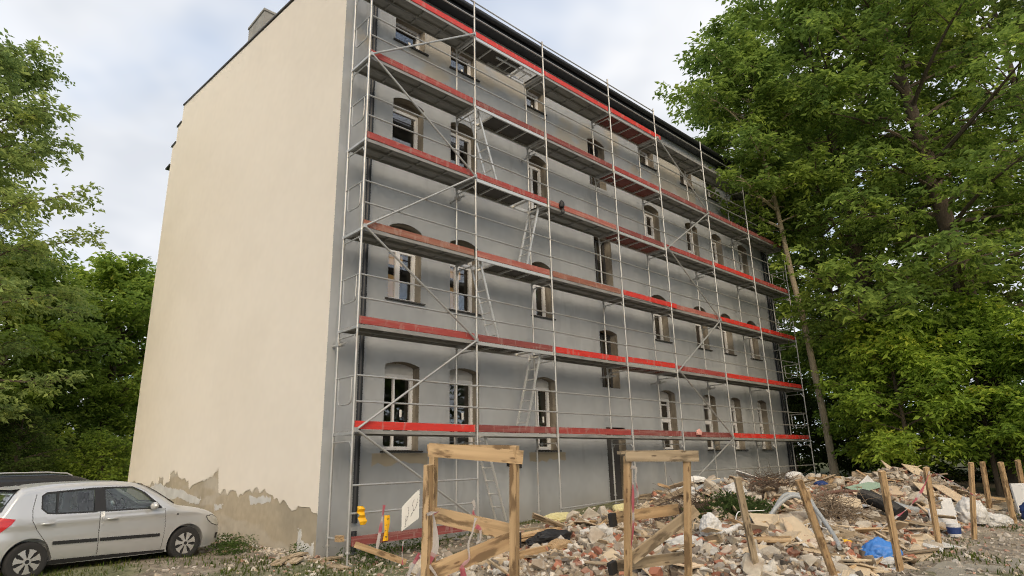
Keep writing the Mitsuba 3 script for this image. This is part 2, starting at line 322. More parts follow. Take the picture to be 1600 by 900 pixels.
holes = [arch(c[0], c[1], a, b, t) for c, a, b, t, _, _ in WINS] + [arch(c[0], c[1], a, b, t) for c, a, b, t in STAIR] + [sbox(DOOR[0], DOOR[2]-1.0, DOOR[1], DOOR[3])]
hole = unary_union(holes)
ZT = 13.80
face = sbox(-0.068, -0.6, 20.78, ZT).difference(hole)
obj('facade_coat', extr_xz(face, WALL, WALL+0.012), 'm_grey_render', BT)
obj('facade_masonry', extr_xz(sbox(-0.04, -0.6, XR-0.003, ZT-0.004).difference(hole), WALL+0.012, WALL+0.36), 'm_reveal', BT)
obj('corner_strip', extr_xz(sbox(20.78, -0.6, XR, ZT), WALL-0.004, WALL+0.012), 'm_anthracite', BT, label='dark painted strip at the far corner of the front')
# gable: base render, beige finish coat with its torn lower edge, white filler patches
top = [(WALL+0.003, 13.88), (14.23, 15.65), (14.23, 14.90), (14.69, 14.90), (14.69, 14.20), (15.11, 14.20)]
JAG = [(15.11, 1.37), (14.52, 1.36), (13.76, 1.33), (12.99, 1.21), (12.42, 1.2), (12.18, 1.39), (11.51, 1.34), (11.5, 1.54), (11.01, 1.51), (10.98, 1.28), (10.43, 1.39), (10.44, 1.65), (9.79, 1.68), (9.58, 1.51), (9.01, 1.48), (8.7, 1.43), (8.57, 1.19), (8.36, 1.3), (7.9, 1.38), (7.61, 1.43), (7.04, 1.53), (6.57, 1.65), (6.5, 1.75), (6.33, 1.15), (5.57, 1.2), (5.19, 1.19), (5.03, 1.05), (4.93, 1.14), (4.37, 1.24), (3.98, 1.29), (3.79, 1.16), (3.55, 1.27), (3.48, 1.19), (3.11, 1.13), (3.04, 1.05), (2.45, 1.01), (2.34, 0.93), (1.97, 0.88), (1.9, 0.96), (1.63, 0.94), (1.38, 0.94), (1.28, 0.85), (1.08, 0.84), (1.053, 0.82)]
jr = np.random.default_rng(5); jag = [JAG[0]]
for (a, b), (c, d) in zip(JAG[:-1], JAG[1:]):
    n = max(1, int(abs(c-a)/0.13))
    for k in range(1, n): jag.append((a+(c-a)*k/n, b+(d-b)*k/n + jr.normal(0, 0.05)))
    jag.append((c, d))
def yz(p): return Polygon(p).buffer(0)
gfull = yz(top + [(15.11, -0.6), (WALL+0.003, -0.6)])
coat = yz(top + jag)
obj('gable_base_coat', extr_yz(gfull, -0.055, -0.02), 'm_base_render', BT, label='bare grey brown base render at the foot of the end wall')
obj('gable_finish_coat', extr_yz(coat, -0.070, -0.055), 'm_beige_render', BT, label='smooth cream finish coat of the end wall with a torn lower edge')
obj('gable_masonry', extr_yz(yz(top + [(15.08, 14.17), (15.08, -0.6), (WALL+0.36, -0.6), (WALL+0.36, 13.8)]), -0.02, 0.30), 'm_reveal', BT)
for pts in ([(12.51, 1.15), (11.91, 1.28), (11.52, 1.33), (10.87, 1.25), (10.26, 1.2), (9.25, 1.16), (8.43, 1.04), (7.61, 0.95), (7.8, 0.83), (8.53, 0.86), (9.43, 0.97), (10.14, 0.9), (11.6, 1.07)],
            [(4.38, 1.06), (3.88, 1.08), (3.25, 1.07), (3.28, 0.97), (4.3, 0.94)], [(6.54, 0.83), (6.01, 0.87), (6.05, 0.78), (6.47, 0.69)],
            [(1.83, 0.5), (1.74, 0.49), (1.67, 0.31), (1.45, 0.27), (1.19, 0.29), (1.14, 0.02), (1.83, 0.05)]):
    q = Polygon(pts).buffer(0.04).buffer(-0.03).segmentize(0.11); b = np.array(q.exterior.coords); b = b + jr.normal(0, 0.022, b.shape)
    obj('filler_patch', extr_yz(Polygon(b).buffer(0), -0.060, -0.055), 'm_white_plaster', BT, label='white filler patch on the base render')
# coping, ledges, roof
def slope_strip(y0, z0, y1, z1, x0, x1, t):
    return extr_yz(Polygon([(y0, z0), (y1, z1), (y1, z1+t), (y0, z0+t)]), x0, x1)
obj('verge_flashing', slope_strip(WALL-0.3, 13.885, 14.25, 15.655, -0.11, 0.25, 0.05), 'm_sill', BT, label='thin dark metal flashing along the sloping top of the end wall')
for y, z in ((14.23, 14.90), (14.69, 14.20), (15.11, 13.38)):
    obj('ledge', bx(-0.11, 0.6, y-0.01 if z > 13.5 else y+0.003, y+0.52, z+0.002, z+0.07), 'm_sill', BT)
obj('roof', slope_strip(WALL-0.32, 13.90, 14.2, 15.62, 0.26, XR+0.25, 0.12), 'm_roof', BT)
obj('eaves_board', bx(-0.066, XR+0.25, WALL-0.33, WALL-0.30, 13.58, 13.93), 'm_anthracite', BT)
obj('soffit', bx(-0.066, XR+0.2, WALL-0.298, WALL-0.002, 13.60, 13.64), 'm_anthracite', BT)
g = np.linspace(math.pi, 2*math.pi, 9)
gut = Polygon([(WALL-0.41+0.075*math.cos(a), 13.80+0.075*math.sin(a)) for a in g]+[(WALL-0.41+0.066*math.cos(a), 13.80+0.066*math.sin(a)) for a in g[::-1]])
obj('gutter', extr_yz(gut, -0.10, XR+0.25), 'm_anthracite', BT)
ch = obj('chimney', bx(0.35, 1.15, 7.60, 8.90, 14.5, 16.30), 'm_concrete', BT, label='square grey chimney above the end wall')
obj('cap', bx(0.32, 1.18, 7.57, 8.93, 16.30, 16.38), 'm_concrete', ch)
obj('rear_wall', bx(0.30, XR-0.3, 14.75, 15.05, -0.6, 14.9), 'm_reveal', BT)
obj('end_wall', bx(XR-0.30, XR-0.004, WALL+0.361, 15.05, -0.6, 14.0), 'm_grey_render', BT)
for z in (1.3, 4.6, 7.9, 11.2):
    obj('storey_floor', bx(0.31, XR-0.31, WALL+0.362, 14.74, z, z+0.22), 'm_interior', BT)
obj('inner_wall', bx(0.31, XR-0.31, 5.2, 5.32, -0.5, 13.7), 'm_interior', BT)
for x, (a, b) in ((0.66, (0.62, 13.72)), ):
    dp = obj('downpipe', tube((x, 0.955, a), (x, 0.955, b), 0.055, 14), 'm_anthracite', BT, smooth=40, label='black downpipe beside the near corner')
    for z in (2.5, 5.2, 8.4, 11.6): obj('bracket', tube((x, 0.955, z), (x, 0.955, z+0.05), 0.066, 14), 'm_anthracite', dp)
    obj('drain_stub', tube((x, 0.955, 0.10), (x, 0.955, 0.47), 0.055, 14), 'm_anthracite', BT, smooth=40)
obj('downpipe', tube((20.4, 0.955, 0.7), (20.4, 0.955, 13.72), 0.055, 14), 'm_anthracite', BT, smooth=40, label='black downpipe beside the far corner')

def frame_mesh(x0, x1, z0, z1, y, w, d, bars=(), mull=()):
    ms = [bx(x0, x1, y, y+d, z1-w, z1), bx(x0, x1, y, y+d, z0, z0+w), bx(x0, x0+w, y, y+d, z0+w, z1-w), bx(x1-w, x1, y, y+d, z0+w, z1-w)]
    for m, mw in mull: ms.append(bx(m-mw/2, m+mw/2, y+0.006, y+d-0.004, z0+w, z1-w))
    xs = [x0+w] + sum(([m-mw/2, m+mw/2] for m, mw in mull), []) + [x1-w]
    for z, bw in bars:
        for a, b in zip(xs[0::2], xs[1::2]): ms.append(bx(a, b, y+0.008, y+d-0.006, z-bw/2, z+bw/2))
    return cat_(ms)
wr = np.random.default_rng(12)
for (c, z0, zs, za, fl, ci) in WINS:
    x0, x1 = c; y = WALL+0.25; xm = (x0+x1)/2
    if fl == 1:
        zt = zs-0.16; mull, bars, w = [(xm-0.05, 0.05)], [(z0+0.60, 0.035)], 0.075
        if ci >= 4: bars = [(z0+0.95, 0.13), (z0+1.45, 0.04)]
    elif fl == 2: zt, mull, bars, w = zs-0.12, [(xm-0.04, 0.12)], [(zs-0.48, 0.09)], 0.085
    elif fl == 3: zt, mull, bars, w = zs-0.10, ([] if ci == 0 else [(xm, 0.09)]), ([] if ci < 4 else [(z0+0.75, 0.10)]), 0.08
    else: zt, mull, bars, w = zs, [], [], 0.075
    lab = None
    if fl == 4: lab = None
    f = obj('window', frame_mesh(x0+0.004, x1-0.004, z0+0.02, zt, y, w, 0.07, bars, mull), 'm_pvc', BT, label=lab)
    obj('pane', bx(x0+w*0.7, x1-w*0.7, y+0.034, y+0.036, z0+w*0.7, zt-w*0.5), 'm_glass', f)
    if za is not None:
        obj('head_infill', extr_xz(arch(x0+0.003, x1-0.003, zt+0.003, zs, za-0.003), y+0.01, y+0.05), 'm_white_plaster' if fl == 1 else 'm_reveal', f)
    obj('sill', bx(x0-0.06, x1+0.09, WALL-0.055, y-0.003, z0-0.035, z0-0.003), 'm_sill', f)
    if fl == 2 and ci in (0, 1):   # boards leaning inside behind the panes
        obj('inside_board', cat_([bx(x0+0.10, x0+0.52, y+0.075, y+0.09, z0+0.09, z0+0.66), bx(x0+0.10, x1-0.30, y+0.10, y+0.115, z0+0.92, zs-0.55)]), 'm_osb', f)
    if fl == 1 and ci < 4:
        obj('handle_tag', bx(xm+0.10, xm+0.16, y-0.006, y-0.001, z0+0.72, z0+0.88), 'm_paper', f)
    if fl in (3, 4) and ci < 3:
        obj('sticker', Tm := cat_([bx(xm+0.12, xm+0.19, y+0.028, y+0.0315, z0+0.22, z0+0.36)]), 'm_paper', f)
for (c, z0, zs, za) in STAIR:
    f = obj('stair_window', frame_mesh(c[0]+0.004, c[1]-0.004, z0+0.01, zs, WALL+0.27, 0.05, 0.05, [], [((c[0]+c[1])/2, 0.05)]), 'm_dark_frame', BT, label='arched stairwell window without a finished frame')
    obj('pane', bx(c[0]+0.03, c[1]-0.03, WALL+0.294, WALL+0.296, z0+0.03, zs-0.03), 'm_glass', f)
obj('door', cat_([bx(DOOR[0]+0.01, DOOR[1]-0.01, WALL+0.26, WALL+0.31, 0.2, DOOR[3]-0.01), bx(DOOR[0]+0.12, DOOR[1]-0.12, WALL+0.25, WALL+0.26, 0.5, 1.2), bx(DOOR[0]+0.12, DOOR[1]-0.12, WALL+0.25, WALL+0.26, 1.35, 2.3)]), 'm_dark_frame', BT)
# bare plaster scars round the sills of the ground floor windows
for x0, x1 in ((1.05, 2.45), (5.6, 6.95)):
    pts = [(x0+(x1-x0)*k/9, 1.93) for k in range(10)] + [(x1-(x1-x0)*k/9, 1.70+jr.normal(0, 0.05)) for k in range(10)]
    obj('sill_scar', extr_xz(Polygon(pts).buffer(0), WALL-0.003, WALL+0.002), 'm_base_render', BT, label='strip of bare base render under a window sill')

# ------------------------------------------------------------------ scaffold
SC = thing('scaffold', 'galvanised facade scaffold with red toe boards standing along the grey front', 'scaffold')
XS = [0.0, 2.998, 5.550, 8.567, 11.088, 14.118, 17.191, 20.275]
H1, SW = 2.329, 0.73
LV = [H1+2*k for k in range(6)]                 # deck levels
sr = np.random.default_rng(9)
def gz(x, y): return float(ground_h(np.array(x), np.array(y)))
TOPS = [13.40, 13.36, 13.40, 13.50, 13.44, 13.25, 13.30, 13.3]
for i, x in enumerate(XS):
    for y in (0.0, SW):
        zb = gz(x, y) + (0.0 if y == 0 else 0.02)
        zt = TOPS[i] if y == 0 else (LV[5]+0.02 if i else 13.2)
        ms = [tube((x, y, zb+0.22), (x, y, zt), 0.0242, 10)]
        for z in LV:
            if z < zt: ms.append(tube((x, y, z-0.09), (x, y, z-0.02), 0.034, 10))
        for z in LV[:-1]: ms.append(tube((x, y, z+0.12), (x, y, z+0.14), 0.029, 8))
        k = obj('standard', cat_(ms), 'm_steel', SC, smooth=40)
        obj('base_jack', cat_([tube((x, y, zb+0.01), (x, y, zb+0.36), 0.017, 8), tube((x, y, zb+0.20), (x, y, zb+0.225), 0.045, 8), bx(x-0.075, x+0.075, y-0.075, y+0.075, zb, zb+0.010)]), 'm_steel', k)
    for z in LV:
        obj('transom', cat_([bx(x-0.022, x+0.022, 0.025, SW-0.025, z-0.085, z-0.03), tube((x, 0.1, z-0.20), (x, 0.022, z-0.32), 0.014, 6), tube((x, SW-0.1, z-0.20), (x, SW-0.022, z-0.32), 0.014, 6), tube((x, 0.0, z-0.21), (x, SW, z-0.21), 0.015, 6)]), 'm_steel', SC)
# decks
def deck(x0, x1, z, red=False):
    for a, b in ((0.035, 0.352), (0.372, 0.692)):
        ms = [bx(x0+0.03, x1-0.03, a, b, z-0.012, z)]
        ms += [bx(x0+0.03, x1-0.03, a, a+0.022, z-0.068, z-0.0125), bx(x0+0.03, x1-0.03, b-0.022, b, z-0.068, z-0.0125)]
        n = 4
        for q in range(1, n): xx = x0+(x1-x0)*q/n; ms.append(bx(xx-0.02, xx+0.02, a+0.0225, b-0.0225, z-0.050, z-0.0125))
        for xx in (x0+0.031, x1-0.091): ms.append(bx(xx, xx+0.06, a+0.0225, b-0.0225, z-0.062, z-0.0125))
        obj('deck', cat_(ms), 'm_deck', SC)
def ply_deck(x0, x1, z, bsdf, hatch=None):
    y0, y1 = 0.05, 0.68
    d = obj('deck', cat_([bx(x0+0.03, x1-0.03, y0-0.02, y0+0.02, z-0.075, z+0.004), bx(x0+0.03, x1-0.03, y1-0.02, y1+0.02, z-0.075, z+0.004)] +
            [bx(xx-0.018, xx+0.018, y0+0.0205, y1-0.0205, z-0.06, z-0.013) for xx in np.linspace(x0+0.06, x1-0.06, 5)]), 'm_alu', SC)
    if hatch is None: obj('panel', bx(x0+0.035, x1-0.035, y0+0.0205, y1-0.0205, z-0.012, z), bsdf, d)
    else:
        a, b = hatch
        for p, q in ((x0+0.035, a), (b, x1-0.035)):
            if q-p > 0.05: obj('panel', bx(p, q, y0+0.0205, y1-0.0205, z-0.012, z), bsdf, d)
        obj('hatch_lid', bx(a+(0.7 if a < (x0+x1)/2 else -0.7), b+(0.7 if a < (x0+x1)/2 else -0.7), y0+0.03, y1-0.03, z+0.006, z+0.03), 'm_alu', d)
def ladder(p0, p1, w=0.34, ydir=True, name='ladder', label=None):
    p0, p1 = np.array(p0, float), np.array(p1, float); s = np.array([0, w/2, 0]); ms = []
    for e in (-1, 1):
        v, f, _ = beam(p0+s*e, p1+s*e, 0.055, 0.024, up=np.cross(p1-p0, [0, 1, 0])); ms.append((v, f))
    L = obj(name, cat_(ms), 'm_alu', SC, label=label); n = int(np.linalg.norm(p1-p0)/0.28)
    for k in range(1, n+1):
        c = p0+(p1-p0)*(k/(n+0.6)); obj('rung', tube(c-s, c+s, 0.014, 6), 'm_alu', L)
B1, B2 = XS[1], XS[2]
for li, z in enumerate(LV):
    for b in range(7):
        x0, x1 = XS[b], XS[b+1]
        if b == 1: ply_deck(x0, x1, z, 'm_ply_dark', (x0+0.12, x0+0.75) if li % 2 == 0 else (x1-0.75, x1-0.12))
        elif b == 3 and li in (1, 3, 4, 5): ply_deck(x0, x1, z, 'm_ply_red')
        else: deck(x0, x1, z)
for k, (xb, xt) in enumerate(((3.95, 3.34), (4.62, 5.22), (3.86, 3.26), (4.78, 5.36), (3.92, 3.24))):
    z0 = LV[k-1] if k else 0.45
    ladder((xb, 0.35, z0+0.01), (xt, 0.35, LV[k]-0.01))
ladder((3.9, 0.35, LV[5]-0.13), (5.25, 0.35, LV[5]-0.10), label='aluminium ladder folded up under the top deck')
# toe boards: (bay, colour), the top level only over its first four bays
TOE = [['bright', 'dull', 'red', 'dull', 'dull', 'bright', 'bright'], ['red', 'dull', 'bright', 'bright', 'red', 'bright', 'bright'], ['brown', 'pink', 'brown', 'bright', 'pink', 'bright', 'bright'],
       ['red', 'red', 'pink', 'dull', 'red', 'bright', 'red'], ['red', 'dull', 'dull', 'red', 'dull', 'dull', 'dull'], ['bright', 'bright', 'bright', 'bright', None, None, None]]
for li, z in enumerate(LV):
    for b in range(7):
        c = TOE[li][b]
        if c is None: continue
        x0, x1 = XS[b]+0.04, XS[b+1]-0.045; e0, e1 = sr.uniform(0, 0.012, 2)
        if (li, b) in ((2, 3), (5, 3)): x1 += 0.35
        if (li, b) == (1, 3): e1 += 0.05; e0 += 0.03
        yo = -0.034 if (li, b) in ((2, 3), (5, 3)) else 0.0
        v, f, u = beam((x0, 0.036+yo, z+0.080+e0), (x1, 0.036+yo, z+0.080+e1), 0.15, 0.028)
        obj('toe_board', (v, f), 'm_toe_'+c, SC, label={'bright': 'clean bright red toe board', 'dull': 'worn dark red toe board', 'red': 'red toe board dusted with mortar', 'pink': 'faded pinkish toe board', 'brown': 'weathered brown toe board'}[c])
v, f, u = beam((0.05, -0.03, 0.40), (2.9, -0.03, 0.45), 0.16, 0.03)
obj('toe_board', (v, f), 'm_toe_dull', SC, label='worn red toe board tied low between the first two standards')
# guard rails
for li, z in enumerate(LV):
    for b in range(7):
        for dz in (0.52, 1.0):
            if z+dz > min(TOPS[b], TOPS[b+1])+0.06: continue
            s0, s1 = sr.normal(0, 0.008, 2)
            obj('guard_rail', cat_([tube((XS[b]+0.02, -0.008, z+dz+s0), (XS[b+1]-0.02, -0.008, z+dz+s1), 0.0185, 8), tube((XS[b+1]-0.09, -0.008, z+dz+s1), (XS[b+1]-0.02, -0.008, z+dz+s1), 0.024, 8)]), 'm_steel', SC, smooth=40)
for (x0, z0, x1, z1) in ((0.02, 1.35, 2.95, 1.37), (0.0, 0.87, 2.85, 0.90), (11.1, 1.33, 20.3, 1.36), (5.5, 0.62, 8.5, 0.72)):
    obj('guard_rail', tube((x0, -0.045, z0), (x1, -0.045, z1), 0.0185, 8), 'm_steel', SC, smooth=40)
# end guards, both ends
for x in (XS[0], XS[7]):
    for z in LV:
        zz = z+1.0
        if zz > 13.5: continue
        pts = [(x, SW, zz), (x, 0.0, zz)]
        q = [(0.62, zz), (0.62, zz-0.42)] + [(0.62-0.10+0.10*math.cos(a), zz-0.42-0.10*math.sin(a)) for a in (0.4, 0.8, 1.2, 1.57)] + [(0.22, zz-0.52)] + [(0.22-0.10*math.sin(a), zz-0.42-0.10*math.cos(a)) for a in (0.4, 0.8, 1.2, 1.57)] + [(0.12, zz)]
        obj('end_guard', cat_([tube(pts[0], pts[1], 0.0165, 8), ptube([(x, a, b) for a, b in q], 0.013, 6)]), 'm_steel', SC, smooth=40)
# diagonal braces
for (b0, z0, b1, z1) in [(0, LV[0], 1, 0.55), (0, LV[0], 1, LV[1]), (0, LV[2], 1, LV[1]), (0, LV[2], 1, LV[3]), (0, LV[4], 1, LV[3]), (0, LV[4], 1, LV[5]),
                         (5, LV[0], 4, 0.95), (4, LV[1], 5, LV[0]), (4, LV[1], 5, LV[2]), (4, LV[3], 5, LV[2]), (4, LV[3], 5, LV[4]), (4, LV[5], 5, LV[4])]:
    s = 1 if b1 > b0 else -1
    a = np.array([XS[b0]+0.04*s, -0.052, z0]); c = np.array([XS[b1]-0.04*s, -0.052, z1])
    obj('diagonal_brace', cat_([tube(a, c, 0.0235, 8), bx(a[0]-0.03, a[0]+0.03, -0.075, -0.025, a[2]-0.04, a[2]+0.04), bx(c[0]-0.03, c[0]+0.03, -0.075, -0.025, c[2]-0.04, c[2]+0.04)]), 'm_steel', SC, smooth=40)
# wall ties
for i, li in ((0, 1), (1, 3), (3, 1), (5, 1), (5, 3), (2, 4), (7, 2), (4, 1), (6, 4)):
    z = LV[li]-0.30
    obj('wall_tie', cat_([tube((XS[i]+0.05, SW-0.25, z), (XS[i]+0.05, WALL+0.03, z), 0.0235, 8), bx(XS[i]-0.03, XS[i]+0.09, SW-0.05, SW+0.05, z-0.045, z+0.045)]), 'm_steel', SC)
obj('ground_transom', cat_([tube((0, 0, 0.42), (0, SW, 0.42), 0.02, 8)]), 'm_steel', SC)
# boards under the first feet
for i, (x, y, w, l, a) in enumerate(((-0.25, 0.05, 0.22, 1.1, 1.45), (-0.1, 0.62, 0.2, 0.6, 0.2))):
    d = np.array([math.cos(a), math.sin(a), 0])*l/2; z = gz(x, y)+0.025
    wood('sole_board', (x-d[0], y-d[1], z), (x+d[0], y+d[1], z), 0.03, w, 'm_wood_grey', None, label=['long grey board under the front foot of the scaffold', 'short grey board under the rear foot of the scaffold'][i], cat='board')

# ------------------------------------------------------------------ cars
def build_car(root, place, paint, estate=False):
    W0, r0 = 0.815, 0.105
    if not estate:
        T1 = [(-1.95, .64), (-1.935, .80), (-1.87, .90), (-1.74, .975), (-1.64, 1.03), (-1.53, 1.19), (-1.44, 1.325), (-1.38, 1.375), (-1.2, 1.405), (-0.9, 1.432), (-0.4, 1.440), (0.05, 1.428), (0.36, 1.385), (0.62, 1.255), (0.90, 1.075), (1.06, .975), (1.14, .950), (1.40, .905), (1.65, .835), (1.82, .765), (1.94, .67), (2.0, .57), (2.02, .47)]
    else:
        T1 = [(-2.35, .64), (-2.33, .92), (-2.26, 1.04), (-2.15, 1.18), (-2.02, 1.38), (-1.92, 1.455), (-1.6, 1.50), (-0.9, 1.54), (-0.3, 1.54), (0.1, 1.515), (0.40, 1.45), (0.66, 1.31), (0.95, 1.10), (1.10, 1.0), (1.18, .975), (1.45, .93), (1.7, .86), (1.9, .77), (2.05, .66), (2.12, .56), (2.14, .47)]
    X0, X1 = T1[0][0], T1[-1][0]
    zt = PchipInterpolator(*zip(*T1)); zb = PchipInterpolator([X0, X0+.25, -1, 1, X1-.3, X1], [.36, .24, .20, .17, .18, .27])
    def Wp(x):
        x = np.asarray(x, float); t = np.clip((x-1.40)/(X1-1.40), 0, 1); s = np.clip((X0+.62-x)/.62, 0, 1)
        return W0*(1-.36*t**2.6)*(1-.20*s**2.4)
    def hw(x, z):
        x, z = np.asarray(x, float), np.asarray(z, float); w = Wp(x); belt = .92 if not estate else .96
        y = w - .045*np.clip((.50-z)/.3, 0, 1)**2 - .30*np.clip(z-belt, 0, None) - .02*np.clip((z-.62)/.3, 0, 1)
        y = y + .012*np.exp(-((z-.83)/.045)**2)*sm(-1.75, -1.5, x)*sm(1.7, 1.3, x)
        top = zt(x); r = np.minimum(r0, (top-zb(x))*.4); e = np.clip((z-(top-r))/r, 0, 1)
        ry = np.where(top > 1.1, .10, .17)
        return y - ry*(1-np.sqrt(np.clip(1-e*e, 0, 1)))
    xs = np.unique(np.concatenate([np.linspace(X0, X1, 84), X0+np.array([.01, .03, .05, .08]), X1-np.array([.005, .015, .03, .05])])); ss = 1-(1-np.linspace(0, 1, 30))**1.35
    def loft(shr=0.0, zlow=None, crop=0.0):
        rows = []
        for x in xs[(xs >= X0+crop) & (xs <= X1-crop)]:
            top, bot = float(zt(x)), float(zb(x)) if zlow is None else zlow
            z = bot+(top-bot)*ss; y = hw(np.full_like(z, x), z)
            top_y = np.array([.66, .33, 0.0])*y[-1]; tz = np.full(3, top)+.018*(1-np.array([.66, .33, 0])**2)
            yy = np.concatenate([[0.0], y, top_y]); zz = np.concatenate([[bot], z, tz])
            if shr: yy = np.maximum(yy-shr, 0.02*(yy > 0)); zz = np.where(zz > .9, zz-shr, zz)
            full_y = np.concatenate([yy, -yy[1:-1][::-1]]); full_z = np.concatenate([zz, zz[1:-1][::-1]])
            rows.append(np.c_[np.full(len(full_y), x), full_y, full_z])
        n = len(rows[0]); v = np.vstack(rows+[rows[0].mean(0), rows[-1].mean(0)]); m = len(rows)
        i, j = np.meshgrid(np.arange(m-1), np.arange(n), indexing='ij'); i, j = i.ravel(), j.ravel(); k = (j+1) % n
        f = np.vstack([np.c_[i*n+j, (i+1)*n+j, (i+1)*n+k], np.c_[i*n+j, (i+1)*n+k, i*n+k]])
        q = np.arange(n); f = np.vstack([f, np.c_[q, (q+1) % n, q*0+m*n], np.c_[(m-1)*n+(q+1) % n, (m-1)*n+q, q*0+m*n+1]])
        t = trimesh.Trimesh(v, f, process=False)
        if t.volume < 0: t.invert()
        return t
    def zsurf(x, y):      # roof or screen surface height at (x, y)
        return zt(x)+.018*(1-np.clip(np.abs(y)/.6, 0, 1)**2)
    body = man(loft())
    wheels_x = (-1.23, 1.23) if not estate else (-1.27, 1.30)
    for wx in wheels_x:
        c = trimesh.creation.cylinder(.335, .40, sections=48); c.apply_transform(trimesh.transformations.rotation_matrix(math.pi/2, [1, 0, 0]))
        for s in (-1, 1):
            d = c.copy(); d.apply_translation((wx, s*.80, .29)); body = body - man(d)
    tl = lambda p: place @ T().translate(p)
    P = lambda m, *a, **k: obj(a[0], m, a[1], root, to_world=place, **k)
    if not estate:
        rg = Polygon([(-1.12, 1.25), (-1.06, 1.295), (-0.36, 1.335), (-0.33, .955), (-0.91, .97), (-1.04, .985), (-1.12, 1.06)])
        fg = Polygon([(-0.22, 1.335), (.24, 1.325), (.40, 1.245), (.66, 1.03), (.73, .945), (-0.19, .955)])
        ws = Polygon([(.38, .60), (.38, -.60), (.66, -.66), (1.0, -.68), (1.03, 0), (1.0, .68), (.66, .66)]); rw = Polygon([(-1.42, -.52), (-1.42, .52), (-1.63, .62), (-1.63, -.62)])
        inner = man(loft(.045, .62, .12)); body = body - inner
        for poly in (rg, fg):
            pr = trimesh.creation.extrude_polygon(poly, 2.4, engine='earcut'); v = pr.vertices.copy(); pr.vertices = np.c_[v[:, 0], 1.2-v[:, 2], v[:, 1]]; body = body - man(pr)
        for poly in (ws, rw):
            pr = trimesh.creation.extrude_polygon(poly.buffer(-.03), .9, engine='earcut'); pr.apply_translation((0, 0, .90)); body = body - man(pr)
    P(unman(body), 'body', paint, smooth=32)
    def panel(poly, side, off, edge=.07):
        v, f = trimesh.creation.triangulate_polygon(poly, engine='earcut')
        v3, f = trimesh.remesh.subdivide_to_size(np.c_[v, np.zeros(len(v))], f, edge, max_iter=12)
        y = hw(v3[:, 0], v3[:, 1])+off
        m = trimesh.Trimesh(np.c_[v3[:, 0], side*y, v3[:, 1]], f, process=False)
        m.merge_vertices(); nrm = m.face_normals[:, 1].sum()*side
        if nrm < 0: m.invert()
        return m
    def stripe(pts, w): 
        from shapely.geometry import LineString
        return LineString(pts).buffer(w/2, cap_style=2)
    if not estate:
        seamB, seamF = [(-0.275, .95), (-0.265, .60), (-0.245, .27)], [(.80, .93), (.825, .6), (.80, .235)]
        seamR = [(-1.20, 1.28), (-1.245, 1.05), (-1.235, .88), (-1.16, .74), (-0.99, .50), (-0.90, .30)]
        sillz = [(-0.90, .265), (-0.245, .25), (.80, .215)]
        rear_door = Polygon([(-1.20, 1.28), (-1.06, 1.325), (-0.30, 1.355), (-0.285, .95), (-0.275, .60), (-0.255, .265), (-0.90, .285)] + seamR[1:-1][::-1]).buffer(-.004).difference(rg.buffer(.012))
        front_door = Polygon([(-0.275, 1.355), (.26, 1.345), (.44, 1.255), (.70, 1.035), (.80, .93), (.825, .6), (.80, .235), (-0.235, .262), (-0.255, .60), (-0.265, .95)]).buffer(-.004).difference(fg.buffer(.012))
        for s in (-1, 1):
            side = ('near', 'far')[s > 0]
            P(panel(rear_door, s, .004), 'rear_door', paint, smooth=40); P(panel(front_door, s, .004), 'front_door', paint, smooth=40)
            for sp in (seamB, seamF, seamR, sillz): P(panel(stripe(sp, .008), s, .0015), 'door_gap', 'm_black_plastic')
            P(panel(rg.buffer(.012).difference(rg.buffer(-.012)).union(stripe([(-0.91, .98), (-0.905, 1.31)], .03)), s, .006), 'window_trim', 'm_black_plastic')
            P(panel(fg.buffer(.012).difference(fg.buffer(-.012)).union(Polygon([(.44, 1.24), (.74, .96), (.76, .945), (.70, .945), (.40, 1.235)])).union(sbox(.60, .945, .73, 1.035).intersection(fg)), s, .006), 'window_trim', 'm_black_plastic')
            P(panel(sbox(-0.365, .955, -0.195, 1.345), s, .0065), 'pillar_cover', 'm_black_plastic')
            P(panel(rg, s, -.012), 'rear_door_window', 'm_car_glass'); P(panel(fg, s, -.012), 'front_door_window', 'm_car_glass')
            for a, b in ((-0.93, -0.28), (-0.24, .74)):
                za, zb_ = .525-.045*(a+.93)/1.67, .525-.045*(b+.93)/1.67
                m1 = panel(Polygon([(a, za-.026), (b, zb_-.026), (b, zb_+.026), (a, za+.026)]), s, .017, .05); 
                P(m1, 'side_moulding', 'm_black_plastic')
            for hx in (-1.03, -0.08):
                h = ptube([(hx-.085, 0, 0), (hx-.06, s*.022, .004), (hx, s*.034, .006), (hx+.06, s*.026, .004), (hx+.09, s*.004, 0)], [.013, .017, .018, .017, .012], 8)
                h.apply_translation((0, s*float(hw(hx, .82)+.004), .822)); P(h, 'door_handle', paint, smooth=True)
                P(panel(Point(hx, .815).buffer(.048), s, .0055), 'handle_recess', 'm_hubcap')
            mm = trimesh.creation.icosphere(3, 1.0); mm.vertices = mm.vertices*[.055, .10, .068]; mm.apply_translation((.56, s*.90, .985)); mir = P(mm, 'mirror', paint, smooth=True)
            obj('foot', tube((.60, s*.76, .945), (.57, s*.86, .955), .03, 8), 'm_black_plastic', mir, to_world=place)
            P(panel(Polygon([(1.60, .725), (1.74, .735), (1.90, .665), (1.955, .555), (1.90, .535), (1.74, .585), (1.64, .66)]), s, .006), 'headlight', 'm_clear_lamp', smooth=40)
            P(panel(Polygon([(1.60, .725), (1.74, .735), (1.90, .665), (1.955, .555), (1.90, .535), (1.74, .585), (1.64, .66)]).buffer(.012), s, .003), 'headlight_gap', 'm_black_plastic')
            P(panel(Polygon([(1.86, .30), (1.95, .29), (1.965, .40), (1.88, .40)]), s, .006), 'fog_lamp', 'm_black_plastic')
